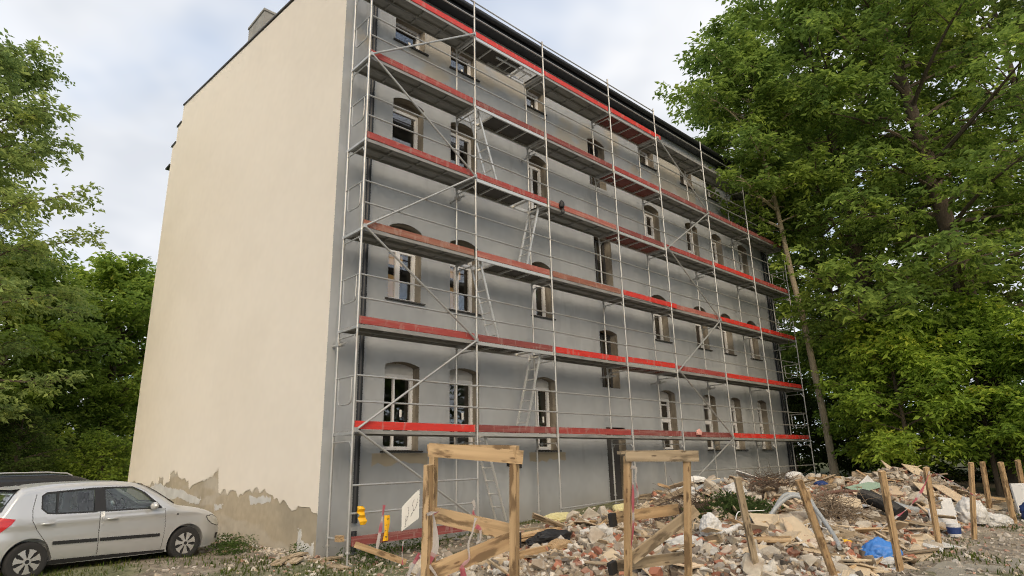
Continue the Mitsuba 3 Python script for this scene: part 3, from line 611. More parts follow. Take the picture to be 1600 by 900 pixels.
            P(panel(Polygon([(-1.86, .90), (-1.74, .965), (-1.66, .965), (-1.46, .925), (-1.51, .85), (-1.66, .72), (-1.90, .66)]), s, .008, .04), 'tail_light', 'm_red_lamp', smooth=40)
            P(panel(sbox(1.02, .795, 1.05, .82), s, .005), 'side_repeater', 'm_black_plastic')
            P(panel(Polygon([(-1.2, .21), (-.9, .20), (.88, .175), (.88, .215), (-.9, .262)]), s, .006), 'sill_panel', 'm_black_plastic')
            seat_x = ((.02, -0.2), (-0.85, -0.2))
            for sx in (.05, -0.80):
                st = cat_([hull([(sx+a*.22-.05-.10*(c > 0), s*.34+b*.22, .62+.5*(c > 0)) for a in (-.25, .25) for b in (-1, 1) for c in (-1, 1)]), hull([(sx-.20+a*.05, s*.34+b*.12, 1.16+c*.09) for a in (-1, 1) for b in (-1, 1) for c in (-1, 1)])])
                P(st, 'seat', 'm_seat')
        def topglass(poly, off=-.012):
            v, f = trimesh.creation.triangulate_polygon(poly, engine='earcut')
            v3, f = trimesh.remesh.subdivide_to_size(np.c_[v, np.zeros(len(v))], f, .09, max_iter=12)
            m = trimesh.Trimesh(np.c_[v3[:, 0], v3[:, 1], zsurf(v3[:, 0], v3[:, 1])+off], f, process=False)
            if m.face_normals[:, 2].sum() < 0: m.invert()
            return m
        P(topglass(ws.buffer(-.02)), 'windscreen', 'm_car_glass'); P(topglass(rw.buffer(-.02)), 'rear_window', 'm_car_glass')
        P(topglass(ws.buffer(.015).difference(ws.buffer(-.05)), .003), 'screen_trim', 'm_black_plastic'); P(topglass(rw.buffer(.02).difference(rw.buffer(-.04)), .003), 'screen_trim', 'm_black_plastic')
        P(hull([(a, b, c) for a, c in ((-1.30, 1.385), (-1.30, 1.405), (-1.50, 1.362), (-1.50, 1.378)) for b in (-.52, .52)]), 'spoiler', paint)
        an = np.linspace(0, 2*np.pi, 25); P(ptube(np.c_[.50+.05*np.sin(an), .36+.18*np.cos(an), .93+.17*np.sin(an)], .015, 6, False), 'steering_wheel', 'm_black_plastic', smooth=True)
        P(bx(.55, 1.0, -.62, .62, .80, .93), 'dashboard', 'm_seat')
        P(ptube([(-1.25, 0, 1.41), (-1.29, 0, 1.44), (-1.36, 0, 1.52)], [.02, .01, .004], 6), 'aerial', 'm_black_plastic')
        # nose: grille and number plate
        P(cat_([bx(1.985, 2.03, -.30, .30, .52, .60)]), 'grille', 'm_black_plastic'); P(bx(2.0, 2.032, -.26, .26, .34, .45), 'number_plate', 'm_paper')
    else:
        gl = Polygon([(-1.75, 1.40), (.30, 1.42), (.80, 1.03), (-1.85, 1.03)])
        for s in (-1, 1):
            P(panel(gl, s, .004), 'side_window', 'm_black_plastic')
            rail = [(-1.70, s*.585, 1.505), (-1.62, s*.585, 1.545), (-1.0, s*.585, 1.575), (-0.3, s*.585, 1.575), (0.06, s*.585, 1.548), (.16, s*.585, 1.500)]
            P(ptube(rail, .016, 8), 'roof_rail', 'm_hubcap' if s < 0 else 'm_black_plastic', smooth=True)
    # wheels
    tr = np.array([(.165, -.075), (.20, -.088), (.255, -.092), (.278, -.080), (.288, -.05), (.290, 0), (.288, .05), (.278, .08), (.255, .09), (.20, .085), (.165, .075)])
    for wx in wheels_x:
        for s in (-1, 1):
            M = np.eye(4); M[:3, 3] = (wx, s*.725, .285)
            ty = trimesh.creation.revolve(tr[::-1], sections=40); ty.apply_transform(trimesh.transformations.rotation_matrix(math.pi/2, [1, 0, 0])); ty.apply_transform(M)
            if ty.volume < 0: ty.invert()
            w = obj('wheel', ty, 'm_rubber', root, smooth=40, to_world=place)
            rim = [tube((wx, s*.72, .285), (wx, s*.785, .285), .19, 40)]
            obj('rim_well', rim[0], 'm_black_plastic', w, to_world=place)
            sp = []
            for k in range(7):
                a0 = 2*math.pi*k/7+.3
                poly = [(math.cos(a0+da)*rr, math.sin(a0+da)*rr) for rr, da in ((.05, -.32), (.10, -.27), (.15, -.25), (.186, -.34), (.194, 0), (.186, .34), (.15, .25), (.10, .27), (.05, .32))]
                e = trimesh.creation.extrude_polygon(Polygon(poly).buffer(0), .012, engine='earcut'); v = e.vertices.copy()
                dome = .012*(1-np.hypot(v[:, 0], v[:, 1])/.2)
                e.vertices = np.c_[v[:, 0]+wx, s*(.792+v[:, 2]+dome), v[:, 1]+.285]
                if s > 0: e.invert()
                sp.append(e)
            sp.append(tube((wx, s*.785, .285), (wx, s*.818, .285), .052, 20)); 
            ring = trimesh.creation.revolve(np.array([(.180, -.01), (.200, -.01), (.203, .008), (.186, .012), (.180, -.01)]), sections=40); ring.apply_transform(trimesh.transformations.rotation_matrix(math.pi/2*(1 if s < 0 else -1), [1, 0, 0])); ring.apply_translation((wx, s*.79, .285)); sp.append(ring)
            obj('hubcap', cat_(sp), 'm_hubcap', w, smooth=30, to_world=place)
            obj('hub_badge', tube((wx, s*.815, .285), (wx, s*.8205, .285), .03, 16), 'm_black_plastic', w, to_world=place)
c1 = thing('parked_car', 'silver five door hatchback parked nose towards the beige end wall', 'car')
build_car(c1, T().translate([-3.21, 3.25, 0.085]).rotate([0, 0, 1], 10.08).rotate([0, 1, 0], -0.5), 'm_silver')
c2 = thing('parked_car', 'black estate car with roof rails parked behind the silver hatchback', 'car')
build_car(c2, T().translate([-3.55, 6.35, 0.13]).rotate([0, 0, 1], 12.0), 'm_black_paint', True)

# ------------------------------------------------------------------ trees
def tree(name, label, base, H, R, lean=(0, 0), r0=0.2, lo=0.25, n_limb=34, n_sec=9, n_sprig=9, n_leaf=9, leaf=0.16, hue=(0.075, 0.125, 0.028), seed=0, bark='m_bark', group=None, prof=None, elev=(0.15, 0.75), side=None, var=0.42, bare=()):
    rng = np.random.default_rng(seed); base = np.array([base[0], base[1], gz(base[0], base[1])-0.1])
    t = np.linspace(0, 1, 16); wig = np.cumsum(rng.normal(0, 0.012*H/16*4, (16, 2)), 0)*t[:, None]
    tp = np.c_[base[0]+lean[0]*t**1.2+wig[:, 0], base[1]+lean[1]*t**1.2+wig[:, 1], base[2]+H*0.96*t]
    rad = r0*(1-t)**0.75+0.02; rad[0] *= 1.35
    wood_ms = [ptube(tp, rad, 10)]
    at = lambda s: np.array([np.interp(s, t, tp[:, k]) for k in range(3)])
    prof = prof or (lambda s: 1.35*(s+0.18)**0.45*(1.04-s)**0.55)
    pos, dirs, size = [], [], []
    for i in range(n_limb):
        s = ((i+0.5)/n_limb)**0.9; h = lo+(1-lo)*s; az = i*2.39996+rng.normal(0, 0.25)
        L = R*prof(s)*rng.uniform(0.78, 1.15); el = elev[0]+(elev[1]-elev[0])*s+rng.normal(0, 0.12)
        if side is not None: L *= 1+side[2]*math.cos(az-math.atan2(side[1], side[0]))
        if L < 0.25: continue
        p0 = at(h); dh = np.array([math.cos(az), math.sin(az), 0.0]); u = np.linspace(0, 1, 8)
        bend = rng.normal(0, 0.13, 2)
        pts = p0 + dh*L*math.cos(el)*u[:, None] + np.array([0, 0, 1.0])*(L*math.sin(el)*u-0.10*L*u**2.2)[:, None] + np.cross(dh, [0, 0, 1])*(bend[0]*L*u**2)[:, None]
        lr = min(r0*0.5, 0.018*L+0.012)*(1-0.5*s)
        wood_ms.append(ptube(pts, lr*(1-u)**0.8+0.006, 5, False))
        for j in range(n_sec):
            uu = rng.uniform(0.16, 1.0) if j else 1.0
            q0 = np.array([np.interp(uu, u, pts[:, k]) for k in range(3)])
            sg = 1 if j % 2 else -1; da = az+sg*rng.uniform(0.35, 1.25) if j else az
            l2 = L*rng.uniform(0.22, 0.44)*(1.15-0.45*uu); e2 = rng.uniform(-0.18, 0.55)
            d2 = np.array([math.cos(da)*math.cos(e2), math.sin(da)*math.cos(e2), math.sin(e2)])
            w = np.linspace(0, 1, 4); sp = q0+d2*l2*w[:, None]-np.array([0, 0, 1])*(0.10*l2*w**2)[:, None]
            wood_ms.append(ptube(sp, 0.22*lr*(1-w)+0.005, 4, False))
            n = max(2, int(n_sprig*(0.55+0.5*l2/ (0.33*R))))
            v = rng.uniform(0.12, 1.08, n)
            pos.append(q0+d2*(l2*v)[:, None]-np.array([0, 0, 1])*(0.10*l2*v**2)[:, None]+rng.normal(0, 0.10, (n, 3)))
            dd = d2*0.7+rng.normal(0, 0.55, (n, 3)); dd[:, 2] = dd[:, 2]*0.6-0.02; dirs.append(dd/np.linalg.norm(dd, axis=1, keepdims=True))
            size.append(np.full(n, rng.uniform(0.85, 1.15)))
    pos, dirs, size = np.vstack(pos), np.vstack(dirs), np.concatenate(size); N = len(pos)
    ln = leaf*2.5*size*rng.uniform(0.6, 1.2, N); k = np.arange(n_leaf)/(n_leaf-0.5)
    P = pos[:, None]+dirs[:, None]*(ln[:, None]*k)[..., None]; P[..., 2] -= (0.18*ln[:, None]*k**2)
    P = (P+rng.normal(0, leaf*0.22, P.shape)).reshape(-1, 3)
    sd = np.cross(dirs, [0, 0, 1.0]); sd /= np.linalg.norm(sd, axis=1, keepdims=True)+1e-9
    sg = np.where(np.arange(n_leaf) % 2, 1.0, -1.0)
    ld = dirs[:, None]*0.55+sd[:, None]*sg[None, :, None]*0.85; ld = ld.reshape(-1, 3)+rng.normal(0, 0.32, (N*n_leaf, 3)); ld[:, 2] -= 0.28
    ld /= np.linalg.norm(ld, axis=1, keepdims=True)
    up = np.array([0, 0, 1.0])+rng.normal(0, 0.75, ld.shape); x = np.cross(ld, up); x /= np.linalg.norm(x, axis=1, keepdims=True)+1e-9; nn = np.cross(x, ld)
    Lf = leaf*rng.uniform(0.7, 1.25, len(P)); Wd = Lf*rng.uniform(0.20, 0.27, len(P))
    a = P; c = P+ld*Lf[:, None]-nn*(0.12*Lf)[:, None]; m = P+ld*(Lf*0.45)[:, None]; l = m+x*Wd[:, None]+nn*(0.10*Lf)[:, None]; r = m-x*Wd[:, None]+nn*(0.10*Lf)[:, None]
    V = np.stack([a, l, c, r], 1).reshape(-1, 3); i4 = np.arange(len(P))*4
    F = np.vstack([np.c_[i4, i4+3, i4+2], np.c_[i4, i4+2, i4+1]])
    # hue differs from shoot to shoot and leaf to leaf
    cl = np.repeat(rng.normal(0, 1, N), n_leaf); cf = rng.normal(0, 1, len(P)); big = meshkit.noise(P*0.55, seed)-0.5
    tone = np.clip(1+var*(0.35*cl+0.25*cf+0.9*big), 0.45, 1.8)[:, None]
    warm = np.clip(0.12*cl+0.5*big, -0.3, 0.4)[:, None]
    C = np.array(hue)*tone*np.concatenate([1+0.5*warm, 1+0.15*warm, 1-0.3*warm], 1)
    k_ = thing(name, label, 'tree' if 'tree' in name else 'bush', group)
    obj('trunk', cat_(wood_ms), bark, k_, smooth=50)
    obj('crown', (V, F), 'm_leaf', k_, color=np.repeat(np.clip(C, 0.004, 0.6), 4, 0), kind='stuff')
    global N_TRI; N_TRI += len(F)
N_TRI = 0
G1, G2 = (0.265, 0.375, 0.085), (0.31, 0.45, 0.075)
# right of the building
tree('broadleaf_tree', 'tall dense tree overhanging the far end of the scaffold and the roof', (25.2, -1.6), 25, 7.2, (-0.7, 0.4), 0.34, 0.16, 66, 12, 7, 12, 0.28, G1, 101, side=(-1.0, -0.3, 0.42))
tree('broadleaf_tree', 'large tree with a thick forked trunk at the right edge', (22.6, -6.0), 26, 7.0, (-1.2, 0.8), 0.42, 0.20, 60, 12, 7, 12, 0.27, G1, 102)
tree('slender_tree', 'slender pale tree with a thin leaning trunk beside the end of the scaffold', (22.0, -0.1), 18.5, 2.9, (-4.9, -0.5), 0.135, 0.56, 40, 9, 7, 11, 0.25, G1, 103, bark='m_bark_pale', side=(-1.0, 0.3, 0.45))
tree('broadleaf_tree', 'tree standing behind the others right of the scaffold', (30.5, 2.0), 22, 6.0, (0, 0), 0.3, 0.12, 52, 10, 9, 8, 0.36, (0.24, 0.32, 0.07), 104)
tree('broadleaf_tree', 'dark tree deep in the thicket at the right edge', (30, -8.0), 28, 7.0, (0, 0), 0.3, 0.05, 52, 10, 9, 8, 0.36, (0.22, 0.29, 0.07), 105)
for i, (x, y, h, r, lab) in enumerate(((19.6, -3.6, 6.2, 2.3, 'bright green young tree behind the rubble peak'), (21.3, -5.6, 7.0, 2.4, 'bright green young tree behind the row of stakes'), (22.3, -1.9, 6.0, 2.1, 'leafy young tree at the foot of the slender pale trunk'),
                                    (20.6, -8.4, 6.5, 2.4, 'leafy young tree at the right edge of the thicket'))):
    tree('young_tree', lab, (x, y), h, r, (0, 0), 0.07, 0.16, 36, 8, 8, 8, 0.21, G2, 120+i)
for i, (x, y, h, r) in enumerate(((26.5, 0.5, 3.5, 2.6), (27.5, -4.0, 3.5, 2.6), (27, -8.5, 3.2, 2.8), (24.5, 2.5, 4.5, 2.2), (36, -2, 9, 5.0), (36, -10, 9, 5.0), (33, 6, 10, 5))):
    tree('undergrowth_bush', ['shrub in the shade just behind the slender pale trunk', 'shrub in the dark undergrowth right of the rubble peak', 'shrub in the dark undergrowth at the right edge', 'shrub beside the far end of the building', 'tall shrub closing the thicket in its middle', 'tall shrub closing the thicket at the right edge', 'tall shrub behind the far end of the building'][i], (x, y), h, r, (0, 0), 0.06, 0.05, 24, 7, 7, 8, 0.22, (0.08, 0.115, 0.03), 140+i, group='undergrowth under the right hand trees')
# left of the building
tree('lime_tree', 'tall open tree at the left edge reaching out over the cars', (-5.9, 15.0), 16.0, 4.0, (0.2, 0), 0.30, 0.18, 54, 11, 8, 9, 0.19, (0.31, 0.40, 0.13), 201, side=(0.9, 0.2, 0.03))
tree('lime_tree', 'rounded bright green tree touching the left edge of the end wall', (0.8, 24.5), 11.6, 4.3, (0, 0), 0.25, 0.12, 58, 11, 9, 8, 0.28, (0.30, 0.42, 0.085), 202)
tree('lime_tree', 'full tree filling the gap left of the rounded tree', (-3.6, 22.0), 10.5, 4.3, (0, 0), 0.25, 0.08, 58, 11, 9, 8, 0.26, (0.31, 0.42, 0.09), 203)
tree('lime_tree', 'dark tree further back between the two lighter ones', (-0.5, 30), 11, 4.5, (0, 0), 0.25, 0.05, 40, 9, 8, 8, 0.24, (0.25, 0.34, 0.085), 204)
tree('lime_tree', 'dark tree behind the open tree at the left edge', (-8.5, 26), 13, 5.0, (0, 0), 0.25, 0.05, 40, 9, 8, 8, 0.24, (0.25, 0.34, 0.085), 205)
for i, (x, y, h, r, lab) in enumerate(((-0.55, 16.8, 2.9, 1.3, 'light green bush at the foot of the end wall behind the cars'), (-3.0, 17.5, 3.8, 2.0, 'dark bush behind the two parked cars'), (-6.0, 17.5, 3.8, 2.2, 'bush at the left edge behind the black car'))):
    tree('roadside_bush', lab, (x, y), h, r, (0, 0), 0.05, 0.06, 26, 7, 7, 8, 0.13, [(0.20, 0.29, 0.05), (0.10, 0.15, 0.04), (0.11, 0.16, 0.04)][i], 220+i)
for i, (x, y) in enumerate(((-10, 34), (-3, 38), (4, 36), (-16, 28))):
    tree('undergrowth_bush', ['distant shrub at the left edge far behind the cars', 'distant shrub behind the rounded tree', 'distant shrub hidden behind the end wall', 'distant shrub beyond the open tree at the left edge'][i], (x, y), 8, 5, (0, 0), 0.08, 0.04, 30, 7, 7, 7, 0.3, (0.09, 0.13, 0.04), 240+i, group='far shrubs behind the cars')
# brown dead brush at the left edge
rb = np.random.default_rng(31); ms = []
for i in range(420):
    x, y = -5.9+rb.normal(0, 1.0), 14.2+rb.normal(0, 0.8); z = gz(x, y)+rb.uniform(0, 1.6)*math.exp(-((x+5.9)/1.5)**2)
    d = rb.normal(0, 1, 3); d[2] *= 0.35; d /= np.linalg.norm(d); l = rb.uniform(0.4, 1.1)
    ms.append(tube((x, y, z), (x+d[0]*l, y+d[1]*l, max(z+d[2]*l, 0.1)), 0.012, 3, 0.004))
mat('m_dead', (0.20, 0.125, 0.075), 0.95)
obj('brush_pile', cat_(ms), 'm_dead', label='heap of brown dead branches at the left edge behind the cars', cat='brush pile')

# across the street, behind the camera: the windows mirror these
for i, (x, y) in enumerate(((16, -27), (24, -30), (32, -27), (41, -31), (50, -27), (9, -31))):
    tree('street_tree', 'tree across the street, seen only mirrored in the windows', (x, y), 13+i % 3, 5.2, (0, 0), 0.3, 0.06, 26, 7, 6, 6, 0.62, (0.10, 0.15, 0.04), 260+i, group='trees across the street')
print('leaf triangles', N_TRI)

# ------------------------------------------------------------------ rubble
rg_ = np.random.default_rng(42)
def sh(x, y): return float(surf_h(np.array(x), np.array(y)))
def rotm(rng, tilt=math.pi):
    a, b, c = rng.uniform(0, 2*math.pi), rng.normal(0, tilt), rng.uniform(0, 2*math.pi)
    R = trimesh.transformations.euler_matrix(a, b, c, 'rzyz'); return R
def chunk_shape(rng, kind):
    if kind == 'brick':
        p = np.array([(x, y, z) for x in (-1, 1) for y in (-1, 1) for z in (-1, 1)], float)*[0.12, 0.057, 0.035]
        p += rng.normal(0, 0.003, p.shape); M = man(hull(p))
        if rng.uniform() < 0.75:
            n = np.array([1, rng.normal(0, .4), rng.normal(0, .4)]); n /= np.linalg.norm(n); M = M.trim_by_plane((-n).tolist(), -rng.uniform(-0.03, 0.08))
        if rng.uniform() < 0.6:
            n = rng.normal(0, 1, 3); n /= np.linalg.norm(n); M = M.trim_by_plane((-n).tolist(), -rng.uniform(0.03, 0.055))
        return unman(M)
    p = rng.normal(0, 1, (13, 3)); p /= np.linalg.norm(p, axis=1, keepdims=True); p *= rng.uniform(0.75, 1.05, (13, 1))*[1, 0.8, 0.62]
    return hull(p*0.1)
def sample(n, rng, wfn):
    out = []
    while len(out) < n:
        x, y = rng.uniform(-0.5, 20.5), rng.uniform(-7.4, -0.7)
        if float(heap_mask(np.array([x]), np.array([y]))[0]) > 0.05 and rng.uniform() < wfn(x, y): out.append((x, y))
    return np.array(out)
near = lambda x, y: 1.0/(1+0.16*max(0, math.hypot(x-CAM[0], y-CAM[1])-7.0))
patch = lambda x, y, s: float(meshkit.noise(np.array([x*0.8, y*0.8, s]), 4))
def scatter(name, label, cat, group, n, variants, bsdf, wfn, smin, smax, sink, tilt, seed):
    rng = np.random.default_rng(seed); P = sample(n, rng, wfn); z = surf_h(P[:, 0], P[:, 1])
    for (x, y), zz in zip(P, z):
        s = smin+(smax-smin)*rng.uniform()**2.2; M = rotm(rng, tilt); M[:3, :3] *= s; M[:3, 3] = (x, y, zz+sink*s)
        big = 'large' if s > smin+0.35*(smax-smin) else 'small'
        obj(name, None, None, dict_=variants[rng.integers(len(variants))], to_world=T(M), label=(label.replace('broken', big+' broken') if name != 'brick' else label).replace('in the rubble', zone(x, y)), cat=cat, group=group+' '+zone(x, y))
def zone(x, y):
    if x > 11.5: return 'on the far heap with the peak'
    if y > -2.9 and x > 4.5: return 'on the crest near the wall'
    if x < 1.8: return 'seen through the first barrier'
    if x < 4.2: return 'around the second barrier'
    if x < 7.2: return 'around the two leaning stakes'
    return 'around the blue bag and black tube'
vr = np.random.default_rng(3)
BR = [mikit.ply(chunk_shape(vr, 'brick'), 'm_brick') for _ in range(7)]
CH = [mikit.ply(chunk_shape(vr, 'c'), 'm_chunk') for _ in range(8)]
ST = [mikit.ply(chunk_shape(vr, 'c'), 'm_stone') for _ in range(8)]
scatter('brick', 'red brick or half brick with mortar lying in the rubble', 'brick', 'loose bricks in the rubble', 300, BR, 'm_brick', lambda x, y: near(x, y)*(0.14+2.4*max(0, patch(x, y, 0)-.5)+(2.6 if 9.3 < x < 12.5 and -5.6 < y < -3.8 else 0)), 0.8, 1.15, 0.018, 0.5, 51)
scatter('plaster_lump', 'broken grey brown lump of plaster or mortar in the rubble', 'rubble', 'lumps of plaster in the rubble', 300, CH, 'm_chunk', lambda x, y: near(x, y), 0.6, 3.0, 0.025, 1.0, 52)
scatter('stone', 'pale broken stone in the rubble', 'stone', 'pale stones in the rubble', 300, ST, 'm_stone', lambda x, y: near(x, y)*(1.0 if x < 4.5 else 0.16), 0.45, 1.5, 0.03, 1.0, 53)
# small fragments: one mesh
def fragments(n, seed, P, smin, smax, flat):
    rng = np.random.default_rng(seed); n = len(P)
    cube = np.array([(x, y, z) for x in (-1, 1) for y in (-1, 1) for z in (-1, 1)], float)
    F0 = np.array([[0, 1, 3], [0, 3, 2], [4, 6, 7], [4, 7, 5], [0, 4, 5], [0, 5, 1], [2, 3, 7], [2, 7, 6], [0, 2, 6], [0, 6, 4], [1, 5, 7], [1, 7, 3]])
    s = (smin+(smax-smin)*rng.uniform(0, 1, (n, 1))**2.5)*np.c_[rng.uniform(.6, 1.5, n), rng.uniform(.4, 1, n), rng.uniform(flat, .8, n)]
    v = cube[None]*(1+rng.normal(0, .22, (n, 8, 3)))*s[:, None]
    a, b, c = rng.uniform(0, 6.28, n), rng.normal(0, .5, n), rng.normal(0, .5, n)
    ca, sa, cb, sb, cc, sc = np.cos(a), np.sin(a), np.cos(b), np.sin(b), np.cos(c), np.sin(c); o = np.zeros(n); l = np.ones(n)
    Rz = np.stack([np.stack([ca, -sa, o], -1), np.stack([sa, ca, o], -1), np.stack([o, o, l], -1)], 1)
    Ry = np.stack([np.stack([cb, o, sb], -1), np.stack([o, l, o], -1), np.stack([-sb, o, cb], -1)], 1)
    Rx = np.stack([np.stack([l, o, o], -1), np.stack([o, cc, -sc], -1), np.stack([o, sc, cc], -1)], 1)
    v = np.einsum('nij,nkj->nki', Rz@Ry@Rx, v)
    z = surf_h(P[:, 0], P[:, 1]); v += np.c_[P, z+0.25*s[:, 2]][:, None]
    pal = np.array([(.52, .48, .42), (.40, .34, .26), (.58, .53, .45), (.27, .22, .165), (.34, .12, .07), (.42, .17, .10), (.50, .40, .27), (.22, .19, .16), (.70, .69, .66), (.10, .09, .08)])
    w = np.array([.18, .17, .12, .15, .08, .05, .10, .12, .04, .05]); col = (.85*pal[rng.choice(len(pal), n, p=w/w.sum())]+.15*np.array([.34, .285, .22]))*rng.uniform(.5, 1.15, (n, 1))
    f = (F0[None]+np.arange(n)[:, None, None]*8).reshape(-1, 3)
    return (v.reshape(-1, 3), f), np.repeat(col, 8, 0)
pr_ = np.random.default_rng(61)
P1 = sample(26000, pr_, lambda x, y: near(x, y))
m, c = fragments(0, 62, P1, 0.010, 0.072, .12)
obj('rubble_fragments', m, 'm_vcol', color=c, label='small fragments of plaster, brick and wood covering the rubble mound', cat='rubble', kind='stuff')
# splinters of rubble trodden into the ground round the mound and along the foot of the end wall
Q = np.vstack([np.c_[pr_.uniform(-3.5, 16, 3500), pr_.uniform(-8.8, -6.3, 3500)], np.c_[-0.15-np.abs(pr_.normal(0, .45, 1300)), pr_.uniform(0.9, 9, 1300)], np.c_[pr_.uniform(-3.5, 0.5, 700), pr_.uniform(-2.5, 1.5, 700)], np.c_[pr_.uniform(-.4, 8, 900), pr_.uniform(-1.2, .9, 900)]])
m, c = fragments(0, 63, Q, 0.008, 0.045, .15); c = 0.75*c+0.25*np.array([.5, .47, .42])
obj('ground_fragments', m, 'm_vcol', color=c, label='crumbs of plaster and stone scattered over the bare ground', cat='rubble', kind='stuff')

# broken boards and sticks in the mound
br_ = np.random.default_rng(71)
for k, (x, y) in enumerate(sample(270, br_, lambda x, y: near(x, y)*(0.35 if x < 3.5 else 1))):
    l, w, t = br_.uniform(.25, 1.5)*br_.uniform(.6, 1), br_.uniform(.03, .16), br_.uniform(.012, .03); a = br_.uniform(0, math.pi); e = br_.normal(0, .22)
    d = np.array([math.cos(a)*math.cos(e), math.sin(a)*math.cos(e), math.sin(e)])*l/2; z = sh(x, y)+.05
    v, f, u = beam((x-d[0], y-d[1], z-d[2]), (x+d[0], y+d[1], z+d[2]), w, t, up=(br_.normal(0, .9), br_.normal(0, .9), br_.normal(0, .6)+.01), jag=.03)
    obj('wood_scrap', (v, f), ['m_wood', 'm_wood_grey', 'm_wood_pale', 'm_wood_grey'][k % 4], uv=u, label=('long' if l > .7 else 'short')+' broken board or batten '+zone(x, y), cat='wood', group='broken boards '+zone(x, y))
def plate(rng, r, t):
    n = rng.integers(5, 8); a = np.sort(rng.uniform(0, 6.28, n))+np.linspace(0, .4, n); p = np.c_[np.cos(a)*r*rng.uniform(.7, 1.1, n), np.sin(a)*r*.7*rng.uniform(.7, 1.1, n)]
    m = trimesh.creation.extrude_polygon(Polygon(p).convex_hull, t, engine='earcut'); return m
PL = [mikit.ply(plate(br_, 1.0, .05), b) for b in ('m_board', 'm_card', 'm_board', 'm_sack', 'm_card')]
for k, (x, y) in enumerate(sample(170, br_, lambda x, y: near(x, y)*(0.3 if x < 4 else 1))):
    s = br_.uniform(.12, .46); M = trimesh.transformations.euler_matrix(br_.normal(0, .35), br_.normal(0, .35), br_.uniform(0, 6.28)); M[:3, :3] *= s; M[:3, 3] = (x, y, sh(x, y)+.05)
    obj('board_piece', None, None, dict_=PL[k % 5], to_world=T(M), label=('large' if s > .26 else 'small')+' broken piece of pale plasterboard or hardboard '+zone(x, y), cat='board', group='board pieces '+zone(x, y))

# ---- single things in the mound
def crumple(c, size, seed, amp=.28, res=4, rot=0.0, fine=.6, tent=0.0):
    m = trimesh.creation.icosphere(res, 1.0); v = m.vertices.copy()
    n = meshkit.fbm(v*1.6+seed*3.1, 4, seed)-.5; q = np.abs(meshkit.fbm(v*3.3+seed, 3, seed+7)-.5)
    rd = np.abs(meshkit.fbm(v*4.5+seed*1.7, 3, seed+3)-.5); v *= (1+2*amp*n-1.3*amp*q-1.1*fine*amp*rd)[:, None]; v[:, 2] = np.where(v[:, 2] < -.35, -.35+.1*(v[:, 2]+.35), v[:, 2])
    v[:, 2] += tent*np.clip(1-1.3*np.hypot(v[:, 0], v[:, 1]), 0, 1)*(v[:, 2] > 0)
    ca, sa = math.cos(rot), math.sin(rot); v = v*size; v = np.c_[ca*v[:, 0]-sa*v[:, 1], sa*v[:, 0]+ca*v[:, 1], v[:, 2]]
    m.vertices = v+np.array(c); return m
def lump(name, label, cat, xy, size, bsdf, seed, up=.12, rot=0.0, amp=.28, group=None, fine=.6, tent=0.0):
    obj(name, crumple((xy[0], xy[1], sh(*xy)+up), size, seed, amp, 4, rot, fine, tent), bsdf, smooth=35, label=label, cat=cat, group=group)
lump('plastic_bag', 'crumpled bright blue plastic bag lying before the rubble between the stakes', 'bag', (5.42, -6.85), (.33, .21, .22), 'm_blue', 3, .06, -.6, .26, fine=.45, tent=.3)
lump('rubble_sack', 'white woven sack slumped behind the pale upright stake', 'sack', (11.75, -6.78), (.40, .32, .40), 'm_sack', 5, .18)
lump('rubble_sack', 'white plastic sack lying flat right of the slumped one', 'sack', (12.3, -6.98), (.50, .28, .22), 'm_sack', 6, .08, .3)
lump('rubble_sack', 'loose heap of clear white sheeting at the right end of the sacks', 'sack', (13.0, -7.05), (.50, .24, .16), 'm_sack', 8, .05, .2, .4)
lump('rubble_sack', 'torn white sack with a dusty face in the middle of the rubble', 'sack', (4.1, -4.72), (.24, .18, .26), 'm_sack', 9, .10, .4, .3)
lump('rubble_sack', 'white sack of debris between the posts of the second barrier', 'sack', (3.7, -4.45), (.30, .22, .13), 'm_sack', 10, .06, -.7)
lump('rubble_sack', 'big white sack on the crest of the rubble left of the brushwood', 'sack', (8.3, -2.95), (.36, .26, .19), 'm_sack', 11, .10, .2)
lump('rubble_sack', 'white bundle under the crest board on the left crest of the rubble', 'sack', (7.2, -2.35), (.34, .24, .13), 'm_sack', 12, .07, -.7)
lump('rubble_sack', 'small white sack beside the blue bag', 'sack', (5.25, -6.95), (.24, .14, .10), 'm_sack', 13, .03, -.7, .4)
lump('rubble_sack', 'grey white sack on the wide crest right of the brushwood', 'sack', (11.3, -3.1), (.32, .22, .15), 'm_sack', 14, .08)
lump('cloth_bundle', 'dark cloth bundle on the crest of the rubble right of the second leaning stake', 'cloth', (10.9, -3.9), (.22, .15, .10), 'm_navy', 15, .06)
lump('yellow_rag', 'small bright yellow rag in the middle of the rubble', 'cloth', (6.05, -4.85), (.10, .08, .08), 'm_yellow', 16, .05, 0, .4)
lump('yellow_rag', 'yellow cloth beside the blue bag', 'cloth', (5.2, -6.35), (.18, .10, .05), 'm_yellow', 17, .02, -.6, .4)
lump('insulation_foam', 'pale yellow insulation foam at the foot of the wall left of the second barrier', 'foam', (3.6, -1.75), (.50, .18, .13), 'm_foam', 18, .15, .1)
lump('insulation_foam', 'pale yellow insulation foam strip further left along the wall', 'foam', (4.9, -.75), (.60, .18, .13), 'm_foam', 19, .14, .1)
lump('insulation_foam', 'yellow foam lump seen between the posts of the second barrier', 'foam', (4.5, -2.6), (.24, .18, .12), 'm_foam', 20, .13, .1)
lump('tarred_lump', 'black crumpled sheet of roofing felt in front of the pallet', 'felt', (2.15, -2.85), (.52, .20, .15), 'm_black_plastic', 21, .06, .1, .4)
lump('orange_lump', 'orange brown block of foam in front of the black felt', 'foam', (1.95, -3.25), (.26, .17, .11), 'm_wood', 22, .05, .2)
